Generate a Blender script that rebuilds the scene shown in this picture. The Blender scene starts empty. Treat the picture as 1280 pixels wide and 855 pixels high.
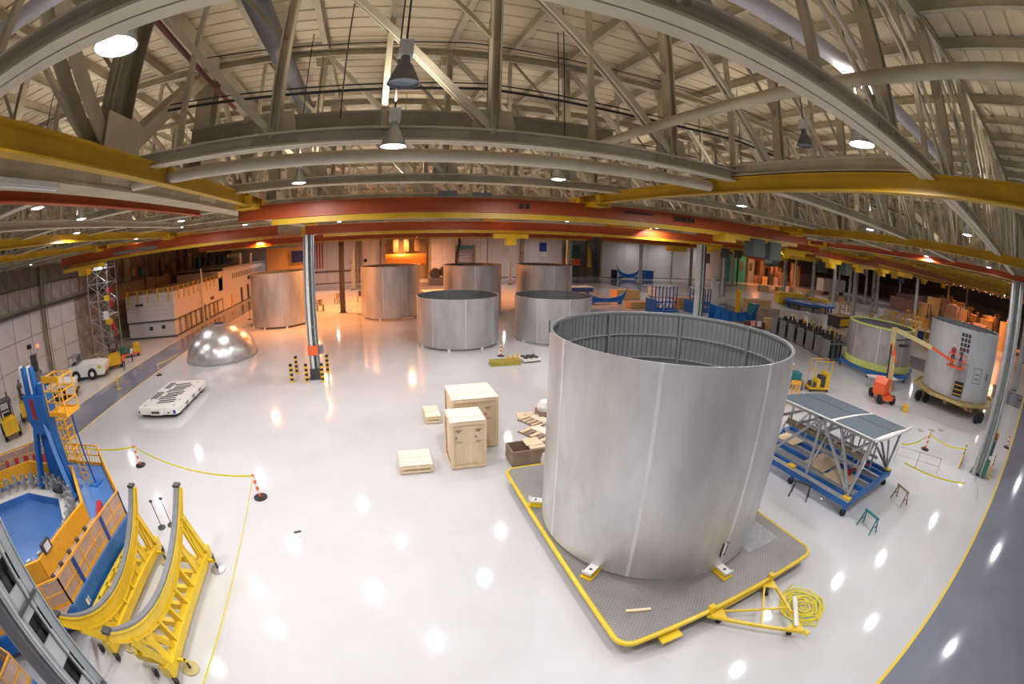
import bpy, bmesh, math, random
from mathutils import Vector, Matrix
random.seed(7)
PI = math.pi
S = bpy.context.scene
COL = S.collection
CZ = 10.51                                   # eye height of the photographer on the crane walkway

# ---------------------------------------------------------------- camera (diagonal fisheye, equisolid projection)
cam_data = bpy.data.cameras.new('camera')
cam = bpy.data.objects.new('camera', cam_data)
COL.objects.link(cam)
cam_data.type = 'PANO'
cam_data.sensor_width = 36.0
cam_data.sensor_fit = 'HORIZONTAL'
for holder in (cam_data, getattr(cam_data, 'cycles', None)):
    for k, v in (('panorama_type', 'FISHEYE_EQUISOLID'), ('fisheye_lens', 15.606), ('fisheye_fov', PI)):
        try:
            setattr(holder, k, v)
        except Exception:
            pass
cam_data.clip_start = 0.05
cam_data.clip_end = 600
cam.matrix_world = Matrix(((0.95393691, 0.05399248, -0.29510875, 0.0),
                           (-0.29960642, 0.22228414, -0.92780696, 0.0),
                           (0.0155034, 0.97348578, 0.22822154, CZ),
                           (0, 0, 0, 1)))
S.camera = cam

# ---------------------------------------------------------------- world and exposure
world = bpy.data.worlds.new('world')
S.world = world
world.use_nodes = True
world.node_tree.nodes['Background'].inputs[0].default_value = (0.95, 0.96, 1.0, 1)
world.node_tree.nodes['Background'].inputs[1].default_value = 0.22
S.view_settings.view_transform = 'Standard'
S.view_settings.look = 'None'
S.view_settings.exposure = 0.0
S.view_settings.gamma = 1.0
S.view_settings.use_curve_mapping = False
try:
    S.cycles.use_denoising = True
    S.cycles.max_bounces = 7
    S.cycles.diffuse_bounces = 4
    S.cycles.glossy_bounces = 4
    S.cycles.use_light_tree = True
    S.cycles.sample_clamp_indirect = 6.0
    S.cycles.caustics_reflective = False
    S.cycles.caustics_refractive = False
except Exception:
    pass
LAMP_W = 285.0                               # one metal halide high bay lamp
SODIUM_W = 2150.0                           # one bank of sodium lamps

# ---------------------------------------------------------------- materials
MATS = {}
def mat(name, col, rough=0.5, metal=0.0, var=0.0, scale=3.0, stretch=(1, 1, 1), spec=0.5, coat=0.0, emit=0.0, bump=0.0, col2=None, rvar=0.0):
    if name in MATS:
        return MATS[name]
    m = bpy.data.materials.new(name)
    m.use_nodes = True
    nt = m.node_tree
    b = nt.nodes['Principled BSDF']
    b.inputs['Base Color'].default_value = (*col, 1)
    b.inputs['Roughness'].default_value = rough
    b.inputs['Metallic'].default_value = metal
    b.inputs['Specular IOR Level'].default_value = spec
    if coat:
        b.inputs['Coat Weight'].default_value = coat
        b.inputs['Coat Roughness'].default_value = 0.08
    if emit:
        b.inputs['Emission Color'].default_value = (*col, 1)
        b.inputs['Emission Strength'].default_value = emit
    if var or bump or rvar or col2:
        tc = nt.nodes.new('ShaderNodeTexCoord')
        mp = nt.nodes.new('ShaderNodeMapping')
        mp.inputs['Scale'].default_value = stretch
        nz = nt.nodes.new('ShaderNodeTexNoise')
        nz.inputs['Scale'].default_value = scale
        nz.inputs['Detail'].default_value = 5
        nz.inputs['Roughness'].default_value = 0.6
        nt.links.new(tc.outputs['Object'], mp.inputs[0])
        nt.links.new(mp.outputs[0], nz.inputs['Vector'])
        rp = nt.nodes.new('ShaderNodeValToRGB')
        c2 = col2 if col2 else tuple(max(0, c * (1 - var)) for c in col)
        c1 = col if col2 else tuple(min(1, c * (1 + var * 0.6)) for c in col)
        rp.color_ramp.elements[0].position = 0.32
        rp.color_ramp.elements[0].color = (*c2, 1)
        rp.color_ramp.elements[1].position = 0.68
        rp.color_ramp.elements[1].color = (*c1, 1)
        nt.links.new(nz.outputs['Fac'], rp.inputs[0])
        if var or col2:
            nt.links.new(rp.outputs[0], b.inputs['Base Color'])
        if rvar:
            mr = nt.nodes.new('ShaderNodeMapRange')
            mr.inputs['To Min'].default_value = max(0.02, rough - rvar)
            mr.inputs['To Max'].default_value = rough + rvar
            nt.links.new(nz.outputs['Fac'], mr.inputs['Value'])
            nt.links.new(mr.outputs[0], b.inputs['Roughness'])
        if bump:
            bp = nt.nodes.new('ShaderNodeBump')
            bp.inputs['Strength'].default_value = bump
            bp.inputs['Distance'].default_value = 0.05
            nt.links.new(nz.outputs['Fac'], bp.inputs['Height'])
            nt.links.new(bp.outputs[0], b.inputs['Normal'])
    MATS[name] = m
    return m

M_floor = mat('floor_epoxy_white', (0.595, 0.60, 0.615), 0.075, var=0.05, scale=0.35, spec=0.5, bump=0.02)
M_aisle = mat('floor_epoxy_grey', (0.22, 0.235, 0.30), 0.10, var=0.10, scale=0.5, spec=0.5, bump=0.03)
M_beige = mat('floor_beige', (0.60, 0.565, 0.53), 0.25, var=0.08, scale=0.4)
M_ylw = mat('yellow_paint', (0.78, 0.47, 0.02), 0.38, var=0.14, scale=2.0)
M_ylw_line = mat('yellow_floor_line', (0.82, 0.60, 0.05), 0.35)
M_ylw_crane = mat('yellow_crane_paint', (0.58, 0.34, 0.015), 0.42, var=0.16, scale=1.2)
M_ylw_cradle = mat('yellow_cradle_paint', (0.80, 0.56, 0.03), 0.35, var=0.12, scale=1.5)
M_ylw_rail = mat('amber_rail_paint', (0.83, 0.40, 0.02), 0.4, var=0.08)
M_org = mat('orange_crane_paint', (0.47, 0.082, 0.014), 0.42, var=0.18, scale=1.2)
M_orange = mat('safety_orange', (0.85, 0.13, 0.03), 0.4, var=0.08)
M_cream = mat('cream_steel', (0.54, 0.465, 0.32), 0.5, var=0.22, scale=1.2)
M_cream_l = mat('light_cream_steel', (0.66, 0.585, 0.44), 0.42, var=0.15, scale=0.9)
M_creamd = mat('dull_cream_steel', (0.36, 0.30, 0.20), 0.55, var=0.25, scale=1.0)
M_deck = mat('roof_deck_cream', (0.74, 0.61, 0.41), 0.6, var=0.18, scale=0.4)
M_alu = mat('mill_aluminium', (0.62, 0.62, 0.63), 0.40, metal=0.80, var=0.24, scale=0.5, stretch=(1, 1, 0.35), rvar=0.10)
M_alu_in = mat('ribbed_aluminium', (0.25, 0.26, 0.27), 0.55, metal=0.5, var=0.12, scale=1.0)
M_alu_weld = mat('bright_weld_band', (0.78, 0.79, 0.80), 0.42, metal=0.65, var=0.12, scale=1.2)
M_dome = mat('polished_dome_metal', (0.74, 0.74, 0.75), 0.30, metal=0.85, var=0.12, scale=1.2, rvar=0.08)
M_white_brl = mat('primed_barrel_grey', (0.60, 0.63, 0.66), 0.5, metal=0.25, var=0.18, scale=0.5, stretch=(1, 1, 0.4))
M_galv = mat('galvanised_steel', (0.50, 0.52, 0.53), 0.35, metal=0.6, var=0.15)
M_colgrey = mat('column_blue_grey', (0.21, 0.25, 0.28), 0.45, var=0.2, scale=1.5)
M_colpale = mat('column_pale_grey', (0.46, 0.49, 0.47), 0.45, var=0.2, scale=1.5)
M_coldark = mat('column_dark_brown', (0.11, 0.09, 0.075), 0.55, var=0.3)
M_grating = mat('dolly_grating', (0.30, 0.285, 0.27), 0.5, metal=0.3, var=0.2, scale=0.6)
M_wood = mat('pale_plywood', (0.80, 0.63, 0.42), 0.6, var=0.12, scale=1.2, stretch=(4, 4, 0.5))
M_wood_top = mat('crate_lid_wood', (0.85, 0.75, 0.62), 0.6, var=0.08, scale=1.5, stretch=(0.6, 5, 1))
M_wood_dk = mat('weathered_wood', (0.33, 0.24, 0.17), 0.7, var=0.25, scale=2)
M_ply = mat('walkway_plywood', (0.50, 0.34, 0.27), 0.6, var=0.2, scale=1.5)
M_blue = mat('tooling_blue', (0.015, 0.14, 0.46), 0.35, var=0.15, scale=1.2)
M_blued = mat('deep_blue', (0.012, 0.06, 0.30), 0.4, var=0.15)
M_bluedeck = mat('blue_deck_paint', (0.07, 0.20, 0.52), 0.3, var=0.14, scale=0.8)
M_navy = mat('navy', (0.01, 0.02, 0.08), 0.5)
M_teal = mat('teal', (0.02, 0.20, 0.22), 0.4, var=0.2)
M_green = mat('machine_green', (0.05, 0.17, 0.11), 0.45, var=0.2)
M_lime = mat('lime_padding', (0.62, 0.68, 0.20), 0.6, var=0.12)
M_white = mat('white_paint', (0.78, 0.77, 0.74), 0.38, var=0.06)
M_wall = mat('wall_white_panel', (0.62, 0.585, 0.56), 0.55, var=0.10, scale=0.3)
M_wallp = mat('wall_far_panel', (0.76, 0.72, 0.69), 0.6, var=0.08, scale=0.25)
M_walld = mat('dark_wall_panel', (0.17, 0.14, 0.115), 0.65, var=0.35, scale=0.5)
M_wallmid = mat('aged_glass_panel', (0.34, 0.30, 0.26), 0.6, var=0.3, scale=0.7)
M_block = mat('white_block', (0.66, 0.62, 0.59), 0.6, var=0.06)
M_black = mat('black_rubber', (0.012, 0.012, 0.013), 0.6)
M_dark = mat('dark_grey_steel', (0.06, 0.06, 0.062), 0.45, var=0.2)
M_mid = mat('mid_grey', (0.20, 0.21, 0.22), 0.5, var=0.15)
M_slate = mat('slate_fabric', (0.085, 0.115, 0.145), 0.7, var=0.10, scale=6)
M_boxgrey = mat('panel_box_grey', (0.055, 0.07, 0.062), 0.5, var=0.15)
M_red = mat('red_paint', (0.42, 0.02, 0.03), 0.4, var=0.15)
M_redpipe = mat('oxide_pipe', (0.13, 0.035, 0.03), 0.5)
M_duct = mat('dark_duct', (0.16, 0.165, 0.17), 0.4, metal=0.3, var=0.15)
M_ductl = mat('white_duct', (0.66, 0.65, 0.70), 0.3, var=0.06)
M_brass = mat('golden_tank', (0.80, 0.36, 0.05), 0.35, var=0.15)
M_tape = mat('yellow_tape', (0.85, 0.75, 0.05), 0.5)
M_skin = mat('skin', (0.45, 0.27, 0.19), 0.55)
M_hair = mat('dark_hair', (0.03, 0.02, 0.015), 0.6)
M_jeans = mat('dark_blue_cloth', (0.03, 0.045, 0.10), 0.8)
M_vest = mat('orange_vest', (0.85, 0.16, 0.04), 0.7)
M_shirt = mat('white_shirt', (0.70, 0.72, 0.78), 0.7)
M_flagr = mat('flag_red', (0.40, 0.03, 0.06), 0.7)
M_flagw = mat('flag_white', (0.75, 0.68, 0.66), 0.7)
M_flagb = mat('flag_blue', (0.03, 0.06, 0.18), 0.7)
M_lens = mat('lamp_lens', (1.0, 0.97, 1.0), 0.3, emit=22.0)
M_lens_o = mat('sodium_lens', (1.0, 0.40, 0.06), 0.3, emit=14.0)
M_beacon = mat('beacon_lens', (1.0, 0.12, 0.02), 0.3, emit=3.0)
M_glass = mat('window_glass_dark', (0.05, 0.06, 0.07), 0.12)
M_paper = mat('notice_white', (0.85, 0.85, 0.85), 0.6)
M_signblue = mat('sign_blue', (0.03, 0.05, 0.30), 0.5)
M_tan = mat('cardboard_tan', (0.62, 0.38, 0.15), 0.65, var=0.15)
M_pinkwall = mat('low_wall_rose', (0.42, 0.27, 0.22), 0.6, var=0.15, scale=0.5)
M_brownwall = mat('dark_brown_cladding', (0.22, 0.135, 0.095), 0.6, var=0.3, scale=0.6)

def grating(m):                              # fine diamond-plate relief and scuffs on the dolly deck
    nt = m.node_tree
    b = nt.nodes['Principled BSDF']
    tc = nt.nodes.new('ShaderNodeTexCoord')
    w = nt.nodes.new('ShaderNodeTexChecker')
    w.inputs['Scale'].default_value = 14.0
    w.inputs[1].default_value = (1, 1, 1, 1)
    w.inputs[2].default_value = (0.74, 0.74, 0.74, 1)
    nt.links.new(tc.outputs['Object'], w.inputs['Vector'])
    old = b.inputs['Base Color'].links[0].from_socket
    mx = nt.nodes.new('ShaderNodeMixRGB')
    mx.blend_type = 'MULTIPLY'
    mx.inputs[0].default_value = 0.8
    nt.links.new(old, mx.inputs[1])
    nt.links.new(w.outputs['Color'], mx.inputs[2])
    nt.links.new(mx.outputs[0], b.inputs['Base Color'])
grating(M_grating)

# ---------------------------------------------------------------- mesh helpers
SPLIT = set('''wheel motor leg post strut brace upright side_bar cross_bar control_cabinet pipe conduit tyre hub caster_wheel caster_fork foot_plate window
door panel vent_grille skid ledger cross_brace uprights diagonal longitudinal cross_tube side_rail clamp plywood_sheet loose_board loose_stick end_ring seat foot
yellow_marker socket side_hatch front_mark floor_plate cage_post cage_rail ladder_rail rib horn base_beam fork drum stored_box machine_box platform_board white_panel
walkway yellow_guard painted_marking hitch splice_plate frame_batten box_wall rail runner switch_box inner_beam step rod bay_post stiffener batten_plate cladding_joint
end_plate pad tie_strap access_openings stencil_mark prong bracket door_frame base bar door eyes cross_member clamp_bar hoop ladder_hoop headlamp hoist trolley finger rear_panel frame amber_box red_box'''.split())
class MB:
    def __init__(s):
        s.v = []; s.f = []; s.p = []
    def _add(s, vs, fs):
        n = len(s.v)
        s.p.append((n, len(s.f)))
        s.v.extend([tuple(v) for v in vs])
        s.f.extend([tuple(i + n for i in f) for f in fs])
        return s
    def box(s, cx, cy, cz, sx, sy, sz, rz=0.0, ry=0.0, rx=0.0):
        vs = []
        R = Matrix.Rotation(rz, 3, 'Z') @ Matrix.Rotation(ry, 3, 'Y') @ Matrix.Rotation(rx, 3, 'X')
        for a in (-.5, .5):
            for b in (-.5, .5):
                for c in (-.5, .5):
                    vs.append(R @ Vector((a * sx, b * sy, c * sz)) + Vector((cx, cy, cz)))
        return s._add(vs, [(0, 1, 3, 2), (4, 6, 7, 5), (0, 4, 5, 1), (2, 3, 7, 6), (0, 2, 6, 4), (1, 5, 7, 3)])
    def bx(s, x0, x1, y0, y1, z0, z1):
        return s.box((x0 + x1) / 2, (y0 + y1) / 2, (z0 + z1) / 2, abs(x1 - x0), abs(y1 - y0), abs(z1 - z0))
    def _frame(s, p, q):
        p = Vector(p); q = Vector(q); d = (q - p).normalized()
        up = Vector((0, 0, 1)) if abs(d.z) < 0.95 else Vector((0, 1, 0))
        a = d.cross(up).normalized(); b = a.cross(d).normalized()
        return p, q, a, b
    def bar(s, p, q, w, h):
        p, q, a, b = s._frame(p, q)
        vs = [o + a * i * w / 2 + b * j * h / 2 for o in (p, q) for i, j in ((-1, -1), (1, -1), (1, 1), (-1, 1))]
        return s._add(vs, [(3, 2, 1, 0), (4, 5, 6, 7), (0, 1, 5, 4), (1, 2, 6, 5), (2, 3, 7, 6), (3, 0, 4, 7)])
    def tube(s, p, q, r, n=8, r2=None):
        p, q, a, b = s._frame(p, q)
        r2 = r if r2 is None else r2
        vs = []
        for o, rr in ((p, r), (q, r2)):
            for k in range(n):
                t = 2 * PI * k / n
                vs.append(o + a * math.cos(t) * rr + b * math.sin(t) * rr)
        fs = [(k, (k + 1) % n, n + (k + 1) % n, n + k) for k in range(n)]
        return s._add(vs, fs + [tuple(range(n))[::-1], tuple(range(n, 2 * n))])
    def path(s, pts, r, n=6):
        pts = [Vector(p) for p in pts]
        vs = []
        for i, p in enumerate(pts):
            d = (pts[min(i + 1, len(pts) - 1)] - pts[max(i - 1, 0)]).normalized()
            up = Vector((0, 0, 1)) if abs(d.z) < 0.95 else Vector((0, 1, 0))
            a = d.cross(up).normalized(); b = a.cross(d).normalized()
            for k in range(n):
                t = 2 * PI * k / n
                vs.append(p + a * math.cos(t) * r + b * math.sin(t) * r)
        fs = [(i * n + k, i * n + (k + 1) % n, (i + 1) * n + (k + 1) % n, (i + 1) * n + k) for i in range(len(pts) - 1) for k in range(n)]
        m = (len(pts) - 1) * n
        return s._add(vs, fs + [tuple(range(n))[::-1], tuple(range(m, m + n))])
    def ibeam(s, p, q, w, h, t=0.03):
        p, q, a, b = s._frame(p, q)
        for (oj, ww, hh) in ((h / 2 - t / 2, w, t), (-h / 2 + t / 2, w, t), (0, t, h - 2 * t)):
            o = b * oj
            s.bar(p + o, q + o, ww, hh)
        return s
    def prism(s, poly, ax, a, b):
        n = len(poly)
        def P(u, v, w):
            return {'x': (w, u, v), 'y': (u, w, v), 'z': (u, v, w)}[ax]
        vs = [P(u, v, a) for u, v in poly] + [P(u, v, b) for u, v in poly]
        fs = [(k, (k + 1) % n, n + (k + 1) % n, n + k) for k in range(n)]
        return s._add(vs, fs + [tuple(range(n))[::-1], tuple(range(n, 2 * n))])
    def arc(s, r0, r1, z0, z1, a0, a1, n, cx=0, cy=0):     # closed curved slab, angles in degrees
        vs = []
        for k in range(n + 1):
            t = math.radians(a0 + (a1 - a0) * k / n)
            c, d = math.cos(t), math.sin(t)
            for r, z in ((r0, z0), (r1, z0), (r1, z1), (r0, z1)):
                vs.append((cx + r * c, cy + r * d, z))
        fs = []
        for k in range(n):
            for j in range(4):
                fs.append((4 * k + j, 4 * k + (j + 1) % 4, 4 * k + 4 + (j + 1) % 4, 4 * k + 4 + j))
        if abs(abs(a1 - a0) - 360) > 1e-3:
            fs += [(0, 3, 2, 1), (4 * n, 4 * n + 1, 4 * n + 2, 4 * n + 3)]
        return s._add(vs, fs)
    def lathe(s, prof, n=24, a0=0.0, a1=360.0, cx=0, cy=0, cz=0):
        vs = []
        full = abs(a1 - a0 - 360) < 1e-3
        m = n if full else n + 1
        for k in range(m):
            t = math.radians(a0 + (a1 - a0) * k / n)
            for r, z in prof:
                vs.append((cx + r * math.cos(t), cy + r * math.sin(t), cz + z))
        L = len(prof); fs = []
        for k in range(n):
            k2 = (k + 1) % m
            for j in range(L - 1):
                fs.append((k * L + j, k2 * L + j, k2 * L + j + 1, k * L + j + 1))
        return s._add(vs, fs)
    def wheel(s, cx, cy, cz, r, w, ang=0.0, n=14):          # wheel whose axle points along the horizontal angle ang
        a = Vector((math.cos(ang), math.sin(ang), 0)) * w / 2
        c = Vector((cx, cy, cz))
        return s.tube(c - a, c + a, r, n)
    def mesh(s, name, m=None, smooth=True, fix=True):
        me = bpy.data.meshes.new(name)
        me.from_pydata([tuple(v) for v in s.v], [], s.f)
        if fix and len(s.f) < 20000:
            bm = bmesh.new(); bm.from_mesh(me)
            bmesh.ops.recalc_face_normals(bm, faces=bm.faces)
            bm.to_mesh(me); bm.free()
        if smooth:
            me.shade_smooth()
            try:
                me.set_sharp_from_angle(angle=math.radians(32))
            except Exception:
                pass
        if m:
            me.materials.append(m)
        return me
    def build(s, name, m, parent=None, loc=(0, 0, 0), rz=0.0, **kw):
        if parent is not None and name in SPLIT and len(s.p) > 1:      # every separate piece becomes a part of its own
            first = None
            for i, (v0, f0) in enumerate(s.p):
                v1, f1 = s.p[i + 1] if i + 1 < len(s.p) else (len(s.v), len(s.f))
                q = MB(); q.v = s.v[v0:v1]; q.f = [tuple(j - v0 for j in f) for f in s.f[f0:f1]]
                o = bpy.data.objects.new(name, q.mesh(name, m, **kw)); COL.objects.link(o)
                o.location = loc; o.rotation_euler = (0, 0, rz); o.parent = parent
                first = first or o
            return first
        o = bpy.data.objects.new(name, s.mesh(name, m, **kw))
        COL.objects.link(o)
        o.location = loc; o.rotation_euler = (0, 0, rz)
        if parent:
            o.parent = parent
        return o

def tag(o, label=None, cat=None, group=None, kind=None):
    if label: o['label'] = label
    if cat: o['category'] = cat
    if group: o['group'] = group
    if kind: o['kind'] = kind
    return o
def thing(name, label, cat, loc=(0, 0, 0), rz=0.0, group=None, kind=None):
    o = bpy.data.objects.new(name, None)
    COL.objects.link(o)
    o.empty_display_size = 0.3
    o.location = loc; o.rotation_euler = (0, 0, rz)
    return tag(o, label, cat, group, kind)
def inst(me, name, parent=None, loc=(0, 0, 0), rz=0.0, scale=None):
    o = bpy.data.objects.new(name, me)
    COL.objects.link(o)
    o.location = loc; o.rotation_euler = (0, 0, rz)
    if scale: o.scale = scale
    if parent: o.parent = parent
    return o
def dup(root, loc, rz=0.0, label=None, group=None):
    r = root.copy(); COL.objects.link(r); r.location = loc; r.rotation_euler = (0, 0, rz)
    if label: r['label'] = label
    if group: r['group'] = group
    for ch in list(root.children):
        c = ch.copy(); COL.objects.link(c); c.parent = r
        for g in list(ch.children):
            d = g.copy(); COL.objects.link(d); d.parent = c
    return r
MARKS = [('the dome', -17.3, 43.9), ('the white flat cart', -16.8, 29.8), ('the plywood crates', 4.5, 20.5), ('the huge barrel', 9.3, 11.5), ('the lone short barrel', 8.2, 44.2),
         ('the half hidden short barrel', 18.7, 44), ('the grey striped-post column', -5.4, 34.5), ('the office block corner', -29.3, 56.4), ('the white tow tractor', -32.6, 37.9),
         ('the blue tower', -17.6, 15), ('the blue rack frames', 47, 57), ('the lime trimmed barrel', 48.6, 20.3), ('the white grey barrel', 46.6, 8.8), ('the roofed rack cart', 20.2, 10.6),
         ('the pale right column', 31, 2.1), ('the dark brown column', -5.4, 67.2), ('the tall amber barrel', 1.9, 62.6), ('the teal scrubber', 61.5, 52.6), ('the blue ring table', 88, 57.5),
         ('the teal cabinets', 121, 115), ('the white trailer', 150, 88), ('the far wall saddle', 73.6, 115), ('the blue poster', 46, 118), ('the flag', -17, 118), ('the dark parts bin', 73.5, 40.5), ('the long rose partition', 185, 62)]
USED = set()
def words(n):
    a = 'zero one two three four five six seven eight nine ten eleven twelve thirteen fourteen fifteen sixteen seventeen eighteen nineteen'.split()
    if n >= 100: return 'one hundred' + ('' if n == 100 else ' and ' + words(n - 100))
    return a[n] if n < 20 else 'twenty thirty forty fifty sixty seventy eighty ninety'.split()[n // 10 - 2] + ('' if n % 10 == 0 else '-' + a[n % 10])
def where(x, y):                             # plain words that place a thing against the nearest landmark
    nm, mx, my = min(MARKS, key=lambda q: (q[1] - x) ** 2 + (q[2] - y) ** 2)
    L = math.hypot(mx, my) or 1
    f = ((x - mx) * mx + (y - my) * my) / L
    s = ((x - mx) * my - (y - my) * mx) / L
    d = math.hypot(f, s)
    if d < 1.2: w = 'right at ' + nm
    else:
        k = ('%s metres beyond ' if f > 0 else '%s metres in front of ') if abs(f) >= abs(s) else ('%s metres right of ' if s > 0 else '%s metres left of ')
        n = max(1, round(d)); w = k % words(n) + nm
        if w in USED: w = 'almost ' + w
        while w in USED: n += 1; w = k % words(n) + nm
    USED.add(w)
    return w

# ================================================================ THE SETTING
X0, X1, Y0, Y1, ZR = -41.0, 232.0, -24.0, 118.0, 16.6
def struct(name, m, mb, label=None, parent=None, **kw):
    o = mb.build(name, m, parent, **kw)
    if parent is None:
        o['kind'] = 'structure'
        if label: o['label'] = label; o['category'] = 'building'
    return o
struct('floor', M_floor, MB().bx(X0 - 1, X1 + 1, Y0, Y1 + 10, -0.3, 0.0), 'glossy white epoxy factory floor under everything')
n_trim = [0]
def trim(m, mb, label):
    n_trim[0] += 1
    return struct('trim_%d' % n_trim[0], m, mb, label)
trim(M_beige, MB().bx(-41, -27.85, 0, 99.8, 0, .004), 'beige floor strip between left wall and grey aisle')
trim(M_aisle, MB().bx(-27.73, -23.36, 0, 99.8, 0, .005), 'grey painted aisle running away along the left wall')
trim(M_ylw_line, MB().bx(-27.85, -27.73, 0, 99.8, 0, .006), 'yellow line on the wall side of the left aisle')
trim(M_ylw_line, MB().bx(-23.36, -23.24, 0, 99.8, 0, .006), 'yellow line on the hall side of the left aisle')
trim(M_aisle, MB().bx(-23, 231, -7.5, -0.17, 0, .005), 'wide grey painted aisle at the right edge of the photo')
trim(M_ylw_line, MB().bx(-23, 231, -0.17, -0.03, 0, .006), 'yellow line bordering the wide right aisle')
trim(M_aisle, MB().bx(56.5, 66, 0.2, 99.8, 0, .005), 'grey aisle crossing behind the stored panels')
trim(M_aisle, MB().bx(-41, 118, 100, 110, 0, .005), 'grey cross aisle in front of the far wall')
trim(M_ylw_line, MB().bx(56.35, 56.5, 0.2, 99.8, 0, .006), 'yellow line along the grey aisle behind the stored panels')
trim(M_beige, MB().bx(66, 231, 0.2, 99.8, 0, .004), 'pale floor of the far bays at right')

# ---- left wall: three rows of big panels below the ledge, smaller dark ones above
wl = struct('wall_left', M_creamd, MB().bx(-41.6, -41.12, 0, 118.7, 0, ZR), 'left wall of light panels below a ledge and dark cladding above')
pan = MB().bx(0, .10, -1.60, 1.60, -1.24, 1.24).mesh('panel', M_wall)
pang = MB().bx(0, .08, -1.60, 1.60, -1.24, 1.24).mesh('panel_aged', M_wallmid)
for j in range(17):
    y = 1.7 + 3.3 * j
    for k in range(3):
        aged = 47 < y < 56
        inst(pang if aged else pan, 'panel', wl, (-41.1, y, 1.27 + 2.54 * k))
pan2 = MB().bx(0, .09, -1.0, 1.0, -.95, .95).mesh('upper_panel', M_wallmid)
pan3 = MB().bx(0, .07, -1.0, 1.0, -1.1, 1.1).mesh('dark_panel', M_walld)
for j in range(54):
    y = 1.1 + 2.17 * j
    if y < 56:
        inst(pan2, 'panel', wl, (-41.1, y, 9.15))
    inst(pan3, 'panel', wl, (-41.1, y, 11.45))
    if y > 54:
        inst(pan3, 'panel', wl, (-41.1, y, 9.0))
m = MB()
for z in (10.2, 12.7, 14.2):
    m.bx(-41.1, -40.9, 0, 118, z, z + .12)
m.build('rail', M_dark, wl)
struct('trim_left_ledge', M_dark, MB().bx(-41.1, -40.5, 0, 56, 7.65, 7.95), 'dark ledge running along the left wall')
for y in (24.5, 39, 53.5, 68, 82.5, 97):
    m = MB().ibeam((-40.7, y, 0), (-40.7, y, 12.2), .35, .5, .04)
    m.tube((-40.3, y + .35, 0), (-40.3, y + .35, 12.2), .07, 6)
    tag(m.build('wall_column', M_creamd), 'brown steel column standing against left wall', 'column', 'steel columns along the left wall', 'structure')

# ---- far wall with its doorways
wb = struct('wall_back', M_walld, MB().bx(X0 - .6, 2.2, 118.3, 118.7, 0, ZR).bx(14.2, 52.5, 118.3, 118.7, 0, ZR).bx(65.2, X1, 118.3, 118.7, 0, ZR)
            .bx(2.2, 14.2, 118.3, 118.7, 13, ZR).bx(52.5, 65.2, 118.3, 118.7, 12, ZR), 'far wall of tall white panels with two open doorways')
def wpanels(x0, x1, w, z0, z1, mt, y=118.3):
    n = max(1, round((x1 - x0) / w)); w = (x1 - x0) / n
    me = MB().bx(-w / 2 + .03, w / 2 - .03, -.12, 0, z0, z1).mesh('panel', mt)
    for k in range(n):
        inst(me, 'panel', wb, (x0 + w * (k + .5), y, 0))
wpanels(-41, 2.2, 3.9, 0.15, 13.6, M_wallp)
wpanels(14.2, 52.5, 3.5, 0.15, 13.6, M_wallp)
wpanels(65.2, 117, 8.6, 0.15, 13.6, M_wallp)
wpanels(117, 232, 5.2, 5.2, 13.6, M_brownwall)
wpanels(150, 232, 10, 0.1, 5.0, M_pinkwall)
m = MB()
for x in (14.2, 52.5, 65.2, 2.2, 92.6):
    m.bx(x - .25, x + .25, 117.8, 118.3, 0, 13.8)
m.build('door_frame', M_creamd, wb)
# room beyond the left doorway, lit by sodium lamps
struct('wall_beyond', M_creamd, MB().bx(-2, 18, 127.6, 127.9, 0, 14).bx(-2.2, -2, 118.7, 127.6, 0, 14).bx(18, 18.2, 118.7, 127.6, 0, 14), 'walls of the amber lit room beyond the left doorway')
struct('wall_beyond_right', M_wallmid, MB().bx(49, 69, 127.6, 127.9, 0, 14).bx(48.8, 49, 118.7, 127.6, 0, 14).bx(69, 69.2, 118.7, 127.6, 0, 14), 'walls of the room beyond the right doorway')
wr = struct('wall_right', M_brownwall, MB().bx(X1, X1 + .4, Y0, 118, 0, ZR), 'distant right end wall in dark brown cladding')
me = MB().bx(-.12, 0, -2.4, 2.4, .1, 6).mesh('panel', M_pinkwall)
for k in range(27):
    inst(me, 'panel', wr, (X1, -10 + 4.9 * k, 0))
# low partition walls in the far right bays
def partition(x, y, sx, sy, h, mt, label):
    o = struct('wall_partition', mt, MB().bx(x, x + sx, y, y + sy, 0, h), label)
    return o
partition(160, 62, 60, .6, 5, M_pinkwall, 'long low rose coloured partition beyond the far columns')
partition(148, 30, .6, 30, 4.2, M_pinkwall, 'short rose coloured partition at the far right')

# ---- roof deck with ribs, purlins
dk = MB()
prof = []
y = Y0
while y < Y1:
    prof += [(y, ZR), (y + .52, ZR), (y + .54, ZR + .07), (y + .59, ZR + .07)]
    y += .61
prof.append((Y1, ZR))
vs = [(x, a, b) for x in (X0 - .6, X1 + .4) for a, b in prof]
n = len(prof)
dk._add(vs, [(i, i + 1, n + i + 1, n + i) for i in range(n - 1)])
ce = struct('ceiling', M_deck, dk, 'cream ribbed metal roof deck carried on purlins', smooth=False, fix=False)
pm = MB().ibeam((0, Y0, ZR - .16), (0, Y1, ZR - .16), .16, .30, .02).mesh('purlin', M_cream)
k = 0
PITCH = 3.64
x = -5.4 - 9 * PITCH - PITCH / 2
while x < 150:
    inst(pm, 'purlin', ce, (x, 0, 0)); x += PITCH / 2

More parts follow.
